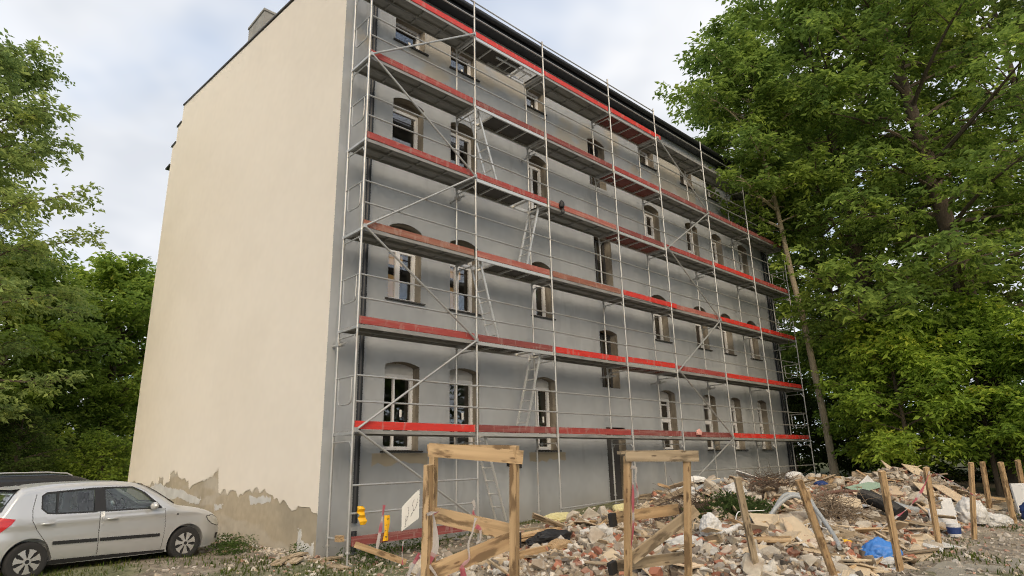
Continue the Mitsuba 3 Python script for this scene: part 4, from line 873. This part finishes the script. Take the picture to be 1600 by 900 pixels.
lump('paper_bag', 'blue and white paper bag on the left crest of the rubble', 'bag', (7.95, -2.2), (.30, .16, .10), 'm_paper', 24, .12, -.2)
obj('pink_cloth', crumple((11.95, -.03, 2.44), (.15, .06, .13), 25), 'm_pink', smooth=35, label='pink cloth hanging over the lowest toe board of the scaffold', cat='cloth')
obj('black_glove', cat_([crumple((6.03, -.045, 8.42), (.085, .07, .16), 26, .2), crumple((6.06, -.05, 8.24), (.05, .045, .12), 27, .2)]), 'm_black_plastic', smooth=35, label='black glove hung over a toe board high on the scaffold', cat='glove')
wood('timber_piece', (5.05, -6.75, sh(5.05, -6.75)+.03), (4.15, -6.15, sh(4.15, -6.15)+.04), .04, .15, 'm_wood_pale', label='long pale plank lying along the front edge of the rubble left of the blue bag', cat='plank')
wood('timber_piece', (1.55, -2.05, .40), (3.35, -2.25, .52), .04, .26, 'm_wood', label='broad orange plank on top of the pallet', cat='plank')
wood('timber_piece', (1.15, -3.0, .28), (1.75, -3.25, .36), .11, .09, 'm_wood', label='short square timber lying behind the first barrier', cat='timber')
wood('timber_piece', (6.22, -5.66, .42), (5.86, -5.66, 1.06), .12, .03, 'm_wood', label='short orange board standing up against the second leaning stake', cat='board')
wood('timber_piece', (5.3, -4.4, .52), (4.55, -4.9, .40), .05, .05, 'm_wood_pale', label='pale batten lying before the green brush in the rubble', cat='batten')
wood('timber_piece', (9.4, -3.2, .88), (8.1, -3.75, .72), .10, .03, 'm_wood_grey', label='grey board on the crest under the brushwood', cat='board')
wood('timber_piece', (7.6, -5.75, .50), (6.4, -6.15, .28), .05, .14, 'm_wood_grey', label='grey brown board below the black tube', cat='board')
wood('timber_piece', (2.6, -1.35, .46), (4.6, -1.75, .40), .03, .10, 'm_wood_grey', label='dark board along the top of the pallet', cat='board')
pal = thing('pallet', 'broken wooden pallet half buried in the rubble behind the first barrier', 'pallet')
for k in range(4): wood('slat', (1.6+.0*k, -1.95-.11*k, .36), (3.2, -2.1-.11*k, .46), .018, .085, 'm_wood', pal, up=(0, 0, 1))
for k in range(3): wood('block', (1.75+.62*k, -1.9, .29+.04*k), (1.75+.62*k, -2.38, .29+.04*k), .08, .09, 'm_wood', pal)
# leaning sheets
def sheet(name, label, cat, pts, t, bsdf):
    p = np.array(pts, float); n = np.cross(p[1]-p[0], p[-1]-p[0]); n /= np.linalg.norm(n)
    obj(name, hull(np.vstack([p, p+n*t])), bsdf, label=label, cat=cat)
sheet('hardboard_sheet', 'large tan hardboard sheet leaning in front of the bent grey pipes', 'board', [(4.75, -5.38, .64), (5.2, -5.65, .70), (4.80, -6.25, .36), (4.2, -5.95, .34)], .012, 'm_card')
sheet('hardboard_sheet', 'tan hardboard sheet with a dark edge left of the larger one', 'board', [(4.9, -5.0, .74), (5.15, -5.35, .72), (4.35, -5.72, .44), (4.35, -5.45, .48)], .012, 'm_card')
sheet('hardboard_sheet', 'dark brown board edge below the tan sheets', 'board', [(4.45, -5.35, .42), (4.15, -6.05, .30), (4.1, -6.05, .18), (4.4, -5.35, .26)], .02, 'm_brown_sheet')
sheet('hardboard_sheet', 'tan board leaning left of the black tube', 'board', [(8.1, -5.35, .88), (8.5, -5.6, .80), (7.7, -5.95, .38), (7.45, -5.75, .42)], .012, 'm_card')
sheet('hardboard_sheet', 'broad pale sheet lying on the crest right of the brushwood', 'board', [(9.4, -3.5, .98), (11.4, -3.3, 1.02), (11.2, -3.9, .90), (9.3, -3.9, .84)], .02, 'm_card')
sheet('hardboard_sheet', 'pale sheet sloping down below the broad one', 'board', [(9.0, -3.9, .92), (9.8, -4.0, .86), (9.0, -4.5, .66), (8.5, -4.3, .72)], .02, 'm_card')
sheet('hardboard_sheet', 'square pale board on the highest peak of the rubble', 'board', [(14.5, -4.75, 1.42), (14.9, -5.0, 1.34), (14.6, -5.4, 1.06), (14.2, -5.1, 1.14)], .02, 'm_card')
sheet('hardboard_sheet', 'long brown board sloping down right of the peak', 'board', [(13.6, -5.6, .90), (13.9, -5.8, .88), (13.7, -6.6, .36), (13.2, -6.4, .36)], .02, 'm_board')
sheet('hardboard_sheet', 'small square tan board on the near slope of the peak', 'board', [(13.2, -5.3, .98), (13.6, -5.55, .90), (13.2, -5.85, .62), (12.9, -5.6, .70)], .02, 'm_card')
sheet('hardboard_sheet', 'flat tan board lying below the white boxes', 'board', [(7.6, -6.55, .25), (8.3, -6.75, .22), (7.8, -7.1, .10), (7.1, -6.9, .12)], .012, 'm_card')
sheet('plastic_sheet', 'grey green plastic sheet on the crest left of the peak', 'sheet', [(11.2, -4.35, .92), (12.6, -4.55, 1.02), (12.4, -4.95, .92), (11.0, -4.75, .80)], .008, 'm_green_sheet')
sheet('white_board', 'upright white panel lying between the sacks and the third stake', 'panel', [(10.0, -6.40, .14), (10.7, -6.70, .12), (10.75, -6.66, .50), (10.05, -6.36, .54)], .03, 'm_pvc')
sheet('white_board', 'small white panel standing behind the larger white one', 'panel', [(10.8, -6.45, .36), (11.15, -6.6, .36), (11.15, -6.55, .70), (10.85, -6.4, .74)], .03, 'm_pvc')
sheet('cabinet_door', 'pale grey cabinet door standing at the right edge', 'door', [(15.6, -6.95, .08), (16.4, -7.5, .08), (16.4, -7.45, .86), (15.6, -6.9, .86)], .05, 'm_pvc')
lump('barrel_cover', 'dark blue plastic cover at the right edge in front of the cabinet door', 'cover', (14.35, -7.5), (.34, .30, .34), 'm_navy', 30, .15)
# pipes
def pipe(name, label, pts, r, bsdf, cat='pipe', ribs=False):
    p = np.array(pts, float); s = np.linspace(0, 1, len(p)); ss = np.linspace(0, 1, 90 if ribs else 20)
    q = np.c_[[PchipInterpolator(s, p[:, k])(ss) for k in range(3)]].T
    rr = r*(1+.07*np.sign(np.sin(ss*190))) if ribs else r
    obj(name, ptube(q, rr, 12), bsdf, smooth=None if ribs else 50, label=label, cat=cat)
pipe('drain_pipe', 'long grey plastic pipe winding across the rubble behind the stakes', [(10.6, -4.95, .84), (10.2, -5.35, .70), (9.9, -6.0, .55), (11.0, -6.25, .42), (12.6, -6.35, .36)], .075, 'm_pipe_grey')
pipe('drain_pipe', 'black corrugated tube lying behind the third stake', [(8.95, -5.5, .84), (8.7, -5.9, .74), (8.40, -6.35, .54)], .135, 'm_black_plastic', ribs=True)
pipe('drain_pipe', 'grey pipe standing out from the left crest of the rubble', [(7.15, -2.55, .95), (8.2, -2.45, 1.12), (8.9, -2.35, 1.15)], .05, 'm_pipe_grey')
pipe('drain_pipe', 'pale lilac plastic pipe in the middle of the rubble', [(4.1, -4.95, .48), (5.1, -5.05, .66)], .045, 'm_sack')
pipe('drain_pipe', 'thin white pipe between the black tube and the blue bag', [(8.2, -5.75, .58), (6.6, -6.3, .30)], .02, 'm_pvc')
pipe('drain_pipe', 'second thin white pipe beside the first', [(8.1, -5.9, .54), (6.5, -6.42, .26)], .02, 'm_pvc')
pipe('drain_pipe', 'dark timber coloured pipe on the crest left of the red bricks', [(9.2, -4.5, .82), (10.3, -4.6, .86), (11.2, -4.9, .78)], .04, 'm_brown_sheet')
pipe('steel_bow', 'bent grey steel tube rising behind the tan sheet', [(5.0, -5.2, .50), (5.35, -5.3, .82), (5.6, -5.5, 1.0), (5.7, -5.7, .93), (5.3, -6.15, .55), (4.75, -6.5, .30)], .035, 'm_pipe_grey', 'pipe')
pipe('steel_bow', 'second bent grey steel tube behind the first bow', [(5.4, -5.1, .55), (5.75, -5.35, 1.02), (5.95, -5.6, .98), (5.95, -5.8, .45)], .035, 'm_pipe_grey', 'pipe')
pipe('wire_hoop', 'thin bent white wire standing in the rubble before the green brush', [(4.9, -4.75, .50), (5.15, -4.7, .74), (5.6, -4.95, .74)], .009, 'm_pvc', 'wire')
bk = obj('paint_bucket', tube((9.2, -6.98, gz(9.2, -6.98)+.02), (9.2, -6.98, gz(9.2, -6.98)+.26), .105, 20, .125), 'm_pvc', smooth=40, label='white paint bucket with a dark label at the foot of the fourth stake', cat='bucket')
zb_ = gz(9.2, -6.98); obj('label', tube((9.2, -6.98, zb_+.08), (9.2, -6.98, zb_+.20), .1145, 20, .1225), 'm_navy', bk)
# bricks in a red heap, brushwood and green brush
def brush(name, label, cat, c, n, spread, length, bsdf, seed, up=.35):
    rng = np.random.default_rng(seed); ms = []
    for _ in range(n):
        x, y = c[0]+rng.normal(0, spread[0]), c[1]+rng.normal(0, spread[1]); z = sh(x, y)+rng.uniform(0, up)
        d = rng.normal(0, 1, 3)*[1, 1, .5]; d /= np.linalg.norm(d); l = length*rng.uniform(.4, 1.2); b = rng.normal(0, .12, 3)*l
        ms.append(ptube([(x, y, z), (x+d[0]*l*.5+b[0], y+d[1]*l*.5+b[1], z+d[2]*l*.5+b[2]), (x+d[0]*l, y+d[1]*l, max(z+d[2]*l, sh(x, y)-.05))], [.008, .006, .003], 3, False))
    obj(name, cat_(ms), bsdf, label=label, cat=cat, kind='stuff')
mat('m_twig', (0.085, 0.06, 0.042), .95); mat('m_twig_pale', (.20, .155, .11), .95)
brush('brushwood', 'tangle of dark twigs on the crest above the green brush', 'brushwood', (9.6, -3.3), 260, (.35, .25), .55, 'm_twig', 81, .30)
brush('brushwood', 'tangle of brown twigs right of the bent steel tubes', 'brushwood', (7.0, -5.55), 380, (.36, .24), .45, 'm_twig_pale', 82, .28)
brush('brushwood', 'dark branches sticking out beside the right post of the second barrier', 'brushwood', (5.1, -3.6), 160, (.30, .22), .7, 'm_twig', 83, .35)
def greens(c, n, spread, leaf, col, seed, up):
    rng = np.random.default_rng(seed); P = np.c_[c[0]+rng.normal(0, spread[0], n), c[1]+rng.normal(0, spread[1], n)]; z = surf_h(P[:, 0], P[:, 1])+rng.uniform(0, 1, n)**1.5*up
    a = np.c_[P, z]; d = rng.normal(0, 1, (n, 3)); d[:, 2] = np.abs(d[:, 2])*.7; d /= np.linalg.norm(d, axis=1, keepdims=True); x = np.cross(d, rng.normal(0, 1, (n, 3))); x /= np.linalg.norm(x, axis=1, keepdims=True)
    L = leaf*rng.uniform(.6, 1.3, n)[:, None]; V = np.stack([a, a+d*L*.5+x*L*.2, a+d*L, a+d*L*.5-x*L*.2], 1).reshape(-1, 3); i = np.arange(n)*4
    C = np.repeat(np.array(col)*rng.uniform(.6, 1.35, (n, 1)), 4, 0); return (V, np.vstack([np.c_[i, i+1, i+2], np.c_[i, i+2, i+3]])), C
m, c = greens((6.0, -4.15), 4600, (.5, .28), .085, (.07, .105, .036), 84, .22)
obj('cut_greenery', m, 'm_leaf', color=c, label='heap of cut green branches lying in the middle of the rubble', cat='greenery', kind='stuff')

# ------------------------------------------------------------------ barriers and stakes
F1 = thing('timber_barrier', 'rough timber barrier frame of three posts nearest the scaffold end', 'barrier')
A = {'p1b': (-2.83, -6.22, -.1), 'p1t': (-2.93, -6.40, 1.66), 'p2b': (-2.58, -5.95, -.1), 'p2t': (-2.66, -6.10, 1.80), 'p3b': (-2.33, -6.70, -.1), 'p3t': (-2.46, -6.90, 1.79)}
A = {k: np.array(v) for k, v in A.items()}
fwd2 = np.array([.66, .70, 0.0]); back = fwd2/np.linalg.norm(fwd2)
wood('post', A['p1b'], A['p1t'], .062, .055, 'm_wood', F1, up=(1, .4, 0)); wood('post', A['p2b'], A['p2t'], .062, .055, 'm_wood', F1, up=(1, .4, 0)); wood('post', A['p3b'], A['p3t'], .07, .055, 'm_wood', F1, up=(1, .4, 0))
def along(p, q, a, b): p, q = np.array(p, float), np.array(q, float); return p+(q-p)*a, p+(q-p)*b
tb0, tb1 = np.array((-2.985, -6.47, 1.775)), np.array((-2.42, -6.955, 1.70))
wood('rail', tb0, tb1, .105, .026, 'm_wood', F1, label='top rail nailed across the posts')
wood('rail', np.array((-2.72, -6.10, 1.80)), np.array((-2.33, -6.78, 1.77)), .06, .05, 'm_wood', F1)
wood('rail', np.array((-2.66, -5.98, 1.27)), np.array((-2.38, -6.78, 1.13)), .125, .028, 'm_wood', F1)
wood('rail', np.array((-2.88, -6.28, .83)), np.array((-2.41, -6.83, 1.09)), .125, .026, 'm_wood', F1)
wood('stub', A['p3t']+[.02, .08, -.10], A['p3t']+[.24, .20, -.12], .11, .05, 'm_wood_dark', F1, label='dark painted end of a board at the top of the right post'); wood('stub', (-2.36, -6.72, 1.06), (-2.14, -6.58, 1.04), .12, .06, 'm_wood_dark', F1, label='dark painted end of a board half way up the right post')
F2 = thing('timber_barrier', 'rough timber barrier frame with a diagonal brace in front of the doorway', 'barrier')
wood('post', (-.78, -6.60, -.1), (-.96, -6.88, 1.70), .075, .06, 'm_wood', F2, up=(1, .4, 0)); wood('post', (-.36, -6.98, -.1), (-.55, -7.27, 1.70), .075, .06, 'm_wood', F2, up=(1, .4, 0))
wood('rail', (-1.02, -6.90, 1.70), (-.50, -7.36, 1.685), .10, .028, 'm_wood_grey', F2, label='grey weathered top rail')
wood('rail', (-.88, -6.72, 1.735), (-.30, -7.05, 1.735), .03, .10, 'm_wood_grey', F2)
wood('rail', (-.90, -6.60, 1.13), (-.36, -7.0, 1.19), .10, .028, 'm_wood', F2); wood('rail', (-.80, -6.52, .68), (-.26, -6.95, .74), .10, .028, 'm_wood_grey', F2)
wood('brace', (-.80, -6.72, .76), (-.42, -7.24, 1.20), .105, .028, 'm_wood_grey', F2, label='grey diagonal board across the frame')
wood('stub', (-.95, -6.62, 1.11), (-.885, -6.62, 1.12), .12, .05, 'm_wood_dark', F2); wood('stub', (-.28, -6.9, .74), (.16, -6.75, .70), .09, .05, 'm_wood_dark', F2, label='dark painted board end behind the right post')
wood('stub', (-.88, -6.52, .66), (-.79, -6.52, .68), .11, .05, 'm_wood_dark', F2)
STK = [((2.85, -6.12), (2.40, -6.19, 1.41), 'first slanting stake right of the second barrier'), ((3.49, -6.91), (2.88, -6.82, 1.36), 'strongly leaning stake in front of the bent steel tubes'), ((4.99, -7.22), (4.57, -7.33, 1.43), 'stake standing beside the blue bag'),
       ((7.84, -7.03), (7.45, -7.16, 1.43), 'stake in front of the rubble peak with tape tied near its top'), ((9.45, -7.21), (9.18, -7.49, 1.48), 'upright pale stake in front of the white sacks'), ((15.96, -6.28), (15.58, -6.42, 1.42), 'distant stake right of the pale upright one'),
       ((13.17, -7.26), (12.70, -7.33, 1.44), 'second leaning stake from the right edge'), ((16.36, -7.03), (15.94, -7.14, 1.45), 'stake at the right edge of the row')]
for k, (b, t, lab) in enumerate(STK):
    zb = gz(*b)-.15; w = [.085, .085, .085, .085, .08, .11, .10, .11][k]
    wood('stake', (b[0], b[1], zb), t, w, w*.72, ['m_wood_grey', 'm_wood', 'm_wood', 'm_wood', 'm_wood', 'm_wood', 'm_wood', 'm_wood'][k], up=(.8, -.6, 0), label=lab, cat='stake', group='timber stakes along the rubble')

# ------------------------------------------------------------------ barrier tape, tags, notice
def ribbon(name, label, pts, w, seed, stripe=.11, cols=((.66, .63, .61), (.56, .17, .21)), twist=.5, parent=None):
    rng = np.random.default_rng(seed); p = np.array(pts, float); s = np.r_[0, np.cumsum(np.linalg.norm(np.diff(p, axis=0), axis=1))]
    n = max(8, int(s[-1]/.025)); ss = np.linspace(0, s[-1], n); q = np.c_[[PchipInterpolator(s, p[:, k])(ss) for k in range(3)]].T
    t = np.gradient(q, axis=0); t /= np.linalg.norm(t, axis=1, keepdims=True); a = rng.uniform(0, 1)+np.cumsum(rng.normal(0, twist*.12, n)); ref = np.c_[.75*np.cos(a), -.75*np.sin(a), .15*np.ones(n)]
    x = np.cross(t, np.cross(ref, t)); x /= np.linalg.norm(x, axis=1, keepdims=True)+1e-9; nn = np.cross(t, x); V, F, C = [], [], []
    pat = meshkit.noise(np.c_[ss/stripe, ss*0+seed*3.3, ss*0], 2); wv = w*(.62+.38*np.cos(a*2+1.5*np.sin(ss*9)))
    for i in range(n-1):
        c = np.array(cols[0])+(np.array(cols[1])-np.array(cols[0]))*float(np.clip((pat[i]-.52)/.10, 0, 1)); k = len(V)
        for j in (i, i+1): V += [q[j]-x[j]*wv[j]/2, q[j]+nn[j]*w*.12, q[j]+x[j]*wv[j]/2]; C += [c]*3
        F += [(k, k+3, k+4), (k, k+4, k+1), (k+1, k+4, k+5), (k+1, k+5, k+2)]
    return obj(name, (np.array(V), np.array(F)), 'm_leaf', parent, color=np.array(C, float), label=label, cat=None if parent else 'barrier tape')
ribbon('barrier_tape', 'red and white tape tied round the left post of the first barrier and hanging down', [(-2.97, -6.44, 1.29), (-2.90, -6.48, 1.31), (-2.85, -6.36, 1.27), (-2.83, -6.37, 1.05), (-2.88, -6.33, .92), (-2.92, -6.24, .80), (-2.90, -6.18, .5)], .05, 1)
ribbon('barrier_tape', 'white red tape running down from the left post to the ground on the right', [(-2.92, -6.30, .99), (-2.84, -6.36, .86), (-2.72, -6.40, .70), (-2.55, -6.35, .45)], .045, 2)
ribbon('barrier_tape', 'pale tape hanging straight down left of the first post', [(-2.90, -6.26, .99), (-2.98, -6.22, .82), (-2.97, -6.18, .5)], .045, 3, twist=.2)
ribbon('barrier_tape', 'bunched red and white tape hanging from the middle of the first barrier', [(-2.63, -6.62, 1.25), (-2.66, -6.62, 1.16), (-2.69, -6.60, 1.05), (-2.68, -6.60, .96), (-2.72, -6.56, .90), (-2.70, -6.56, .80), (-2.76, -6.5, .68)], .06, 4, twist=1.2)
ribbon('barrier_tape', 'second loop of the bunched tape on the first barrier', [(-2.63, -6.62, 1.19), (-2.60, -6.64, 1.16), (-2.595, -6.63, 1.08), (-2.62, -6.61, 1.06)], .05, 5, twist=1.0)
ribbon('barrier_tape', 'red and white tape tied at the top of the left post of the second barrier', [(-.99, -6.93, 1.60), (-.93, -6.95, 1.58), (-.93, -6.93, 1.50), (-.90, -6.92, 1.42), (-.87, -6.90, 1.33)], .05, 6)
ribbon('barrier_tape', 'long white tape running down the left post of the second barrier', [(-.97, -6.93, 1.72), (-.95, -6.92, 1.60), (-.95, -6.90, 1.3), (-.88, -6.82, 1.0), (-.87, -6.76, .8), (-.86, -6.74, .70), (-.78, -6.7, .55)], .03, 7, twist=.3)
ribbon('barrier_tape', 'torn clear wrap around the right post of the second barrier', [(-.50, -7.16, 1.05), (-.43, -7.14, 1.02), (-.46, -7.12, .9), (-.44, -7.10, .75), (-.38, -7.06, .55)], .06, 8, cols=((.62, .60, .56), (.58, .56, .52)))
ribbon('barrier_tape', 'white tape drooping from the stake before the rubble peak', [(7.47, -7.2, 1.36), (7.2, -7.1, 1.05), (6.9, -6.9, .75), (6.5, -6.7, .55), (6.3, -6.6, .42)], .05, 9, twist=.3)
ribbon('barrier_tape', 'white line stretched from the stake before the peak to the pale stake', [(7.5, -7.2, 1.36), (8.5, -7.25, 1.16), (9.3, -7.42, .85)], .03, 10, twist=.1)
ribbon('barrier_tape', 'pink tape knotted on the low guard rail behind the first barrier', [(2.78, -.08, .94), (2.82, -.10, .84), (2.79, -.09, .72), (2.83, -.10, .62)], .09, 11, twist=.8)
ribbon('barrier_tape', 'pale tape hanging from the low rail near the yellow strips', [(.66, -.09, .98), (.60, -.12, .70), (.52, -.16, .40), (.45, -.20, .10)], .06, 12, twist=.2)
ribbon('barrier_tape', 'short pale tape end standing on the ground left of the first barrier', [(.55, -.9, .42), (.50, -.95, .22), (.48, -1.0, .06)], .05, 13, twist=.2)
def tagstrip(label, pts, w, seed, marks):
    k = fast_key('warning_tape'); labels[k] = {'label': label, 'category': 'warning tape'}
    p = np.array(pts, float); V = []
    for i, q in enumerate(p): V += [q-[w/2*(1-.35*((i*7+seed) % 3 == 1)), 0, 0], q+[0, -.015, 0], q+[w/2*(1-.35*((i*7+seed) % 3 == 1)), 0, 0]]
    F = []
    for i in range(len(p)-1):
        a = 3*i; F += [(a, a+3, a+4), (a, a+4, a+1), (a+1, a+4, a+5), (a+1, a+5, a+2)]
    obj('strip', (np.array(V), np.array(F)), 'm_yellow_film', k)
    for i, (u, v, s) in enumerate(marks):
        q = p[0]+(p[-1]-p[0])*v; obj('mark', bx(q[0]+u-s*.5, q[0]+u+s*.5, q[1]-.022, q[1]-.018, q[2]-s*.22, q[2]+s*.22), 'm_ink', k)
scene['m_yellow_film'] = {'type': 'twosided', 'bsdf': {'type': 'principled', 'base_color': {'type': 'rgb', 'value': [.78, .43, .015]}, 'roughness': .4}}
tagstrip('crumpled yellow warning tape knotted on the low rail beside the first standard', [(.16, -.09, .99), (.17, -.12, .94), (.18, -.08, .89), (.19, -.13, .84), (.20, -.09, .79), (.22, -.12, .73), (.22, -.10, .67)], .16, 1, [(-.04, .12, .05), (.02, .85, .055)])
tagstrip('yellow warning tape with black marks hanging below the low rail', [(.72, -.10, .80), (.72, -.11, .66), (.71, -.11, .52), (.70, -.10, .36)], .12, 2, [(0.01, .15, .035), (0, .38, .045), (-.01, .60, .03), (0, .84, .04)])
nz = -.065
q = np.array([(1.07, nz, .49), (1.42, nz-.05, .70), (1.42, nz-.06, 1.22), (1.34, nz-.05, 1.17), (1.15, nz-.01, .93), (1.07, nz, .92)]); 
S_ = fast_key('notice_board'); labels[S_] = {'label': 'white paper notice with a torn top edge tied to the low scaffold rail', 'category': 'notice'}
obj('sheet', hull(np.vstack([q, q+[0, .008, 0]])), 'm_paper', S_)
for pts in ([(1.13, .56), (1.15, .76)], [(1.16, .66), (1.20, .80), (1.18, .92)], [(1.24, .74), (1.30, .86), (1.27, .97), (1.32, 1.05)], [(1.30, .84), (1.36, .92), (1.38, 1.06)]):
    obj('scribble', ptube([(x, nz-.012-.15*(x-1.07), z) for x, z in pts], .004, 4), 'm_ink', S_)
obj('orange_brick', bx(-.13, -.02, .10, .24, .40, .50), 'm_wood', label='small orange block sitting on the lowest cross tube of the scaffold end', cat='block')
wood('timber_piece', (.08, -.10, .36), (.72, -.75, .05), .10, .03, 'm_wood', label='short plank slanting down from the first standard to the ground', cat='plank')
# boards lying near the corner of the building
for k, (x, y, a, l, lab) in enumerate(((-.95, .62, .9, .42, 'grey board lying left of two others at the foot of the end wall'), (-.68, .60, .85, .45, 'middle one of the boards lying at the foot of the end wall'), (-.45, 1.08, .55, .55, 'board lying closest to the building corner'))):
    d = np.array([math.cos(a), math.sin(a), 0])*l/2; z = gz(x, y)+.035
    wood('loose_board', (x-d[0], y-d[1], z), (x+d[0], y+d[1], z+.02), .03, .20, 'm_wood_grey', label=lab, cat='board')
obj('path', grid(np.arange(4.2, 7.4, .2), np.arange(-8.4, -7.45, .1), lambda X, Y: np.where(meshkit.noise(np.stack([X*2, Y*2, X*0], -1), 3) > .35, ground_h(X, Y)+.012, ground_h(X, Y)-.05)), 'm_path', smooth=True, label='worn patch of pale concrete in the ground at the lower right', kind='structure')
# stones along the foot of the end wall
for k in range(60):
    x, y = -.14-abs(rg_.normal(0, .16)), rg_.uniform(.9, 7); s = rg_.uniform(.2, .6); M = rotm(rg_); M[:3, :3] *= s; M[:3, 3] = (x, y, gz(x, y)+.02*s)
    obj('wall_stone', None, None, dict_=ST[k % 8], to_world=T(M), label='small pale stone lying along the foot of the end wall', cat='stone', group='pale stones along the end wall')
# ------------------------------------------------------------------ grass and weeds
def grass(n, areas, h, seed, col):
    rng = np.random.default_rng(seed); P = []
    for (x0, x1, y0, y1, wgt) in areas: P.append(np.c_[rng.uniform(x0, x1, int(n*wgt)), rng.uniform(y0, y1, int(n*wgt))])
    P = np.vstack(P); keep = meshkit.fbm(np.c_[P*.9, np.zeros(len(P))], 3, 17)+rng.uniform(-.10, .10, len(P)) > .50; P = P[keep]; n = len(P)
    z = ground_h(P[:, 0], P[:, 1])-.01; a = rng.uniform(0, 6.28, n); l = h*rng.uniform(.4, 1.3, n); b = rng.uniform(.2, .9, n)*l; w = .006+.004*rng.uniform(0, 1, n)
    x = np.c_[np.cos(a), np.sin(a), a*0]; s = np.c_[-np.sin(a), np.cos(a), a*0]; base = np.c_[P, z]
    mid = base+x*(b*.35)[:, None]; mid[:, 2] += l*.6; tip = base+x*b[:, None]; tip[:, 2] += l*.9
    V = np.stack([base-s*w[:, None], base+s*w[:, None], mid+s*(w*.8)[:, None], mid-s*(w*.8)[:, None], tip], 1).reshape(-1, 3); i = np.arange(n)*5
    F = np.vstack([np.c_[i, i+1, i+2], np.c_[i, i+2, i+3], np.c_[i+3, i+2, i+4]])
    C = np.array(col)*rng.uniform(.6, 1.4, (n, 1))*np.c_[rng.uniform(.8, 1.4, n), np.ones(n), rng.uniform(.6, 1.1, n)]
    return (V, F), np.repeat(C, 5, 0)
m, c = grass(26000, [(-6, -.3, -3, 6, .5), (-.3, 6, -1.0, 1.0, .12), (-3, 3.5, -7, -2.5, .22), (3, 16, -9, -6.9, .25), (-8, 0, 6, 15, .3)], .085, 91, (.085, .125, .035))
obj('grass', m, 'm_leaf', color=c, label='thin short grass growing in the trodden ground', cat='grass', kind='stuff')
for k, (x, y, s, n, lab) in enumerate(((-1.05, 2.55, .22, 700, 'leafy weed growing at the front wheel of the silver car'), (-.75, 3.6, .26, 800, 'green weed between the front bumper and the end wall'), (-.28, 1.35, .10, 160, 'small weed at the foot of the end wall near the corner'), (.9, .6, .30, 700, 'weeds along the wall behind the low red board'), (.35, -.25, .16, 300, 'small weeds by the first standard'), (1.9, .5, .30, 500, 'weeds along the wall behind the first barrier'))):
    m, c = greens((x, y), n, (s, s*.7), .055, (.075, .12, .032), 300+k, .22)
    obj('weed', m, 'm_leaf', color=c, label=lab, cat='weed', kind='stuff')
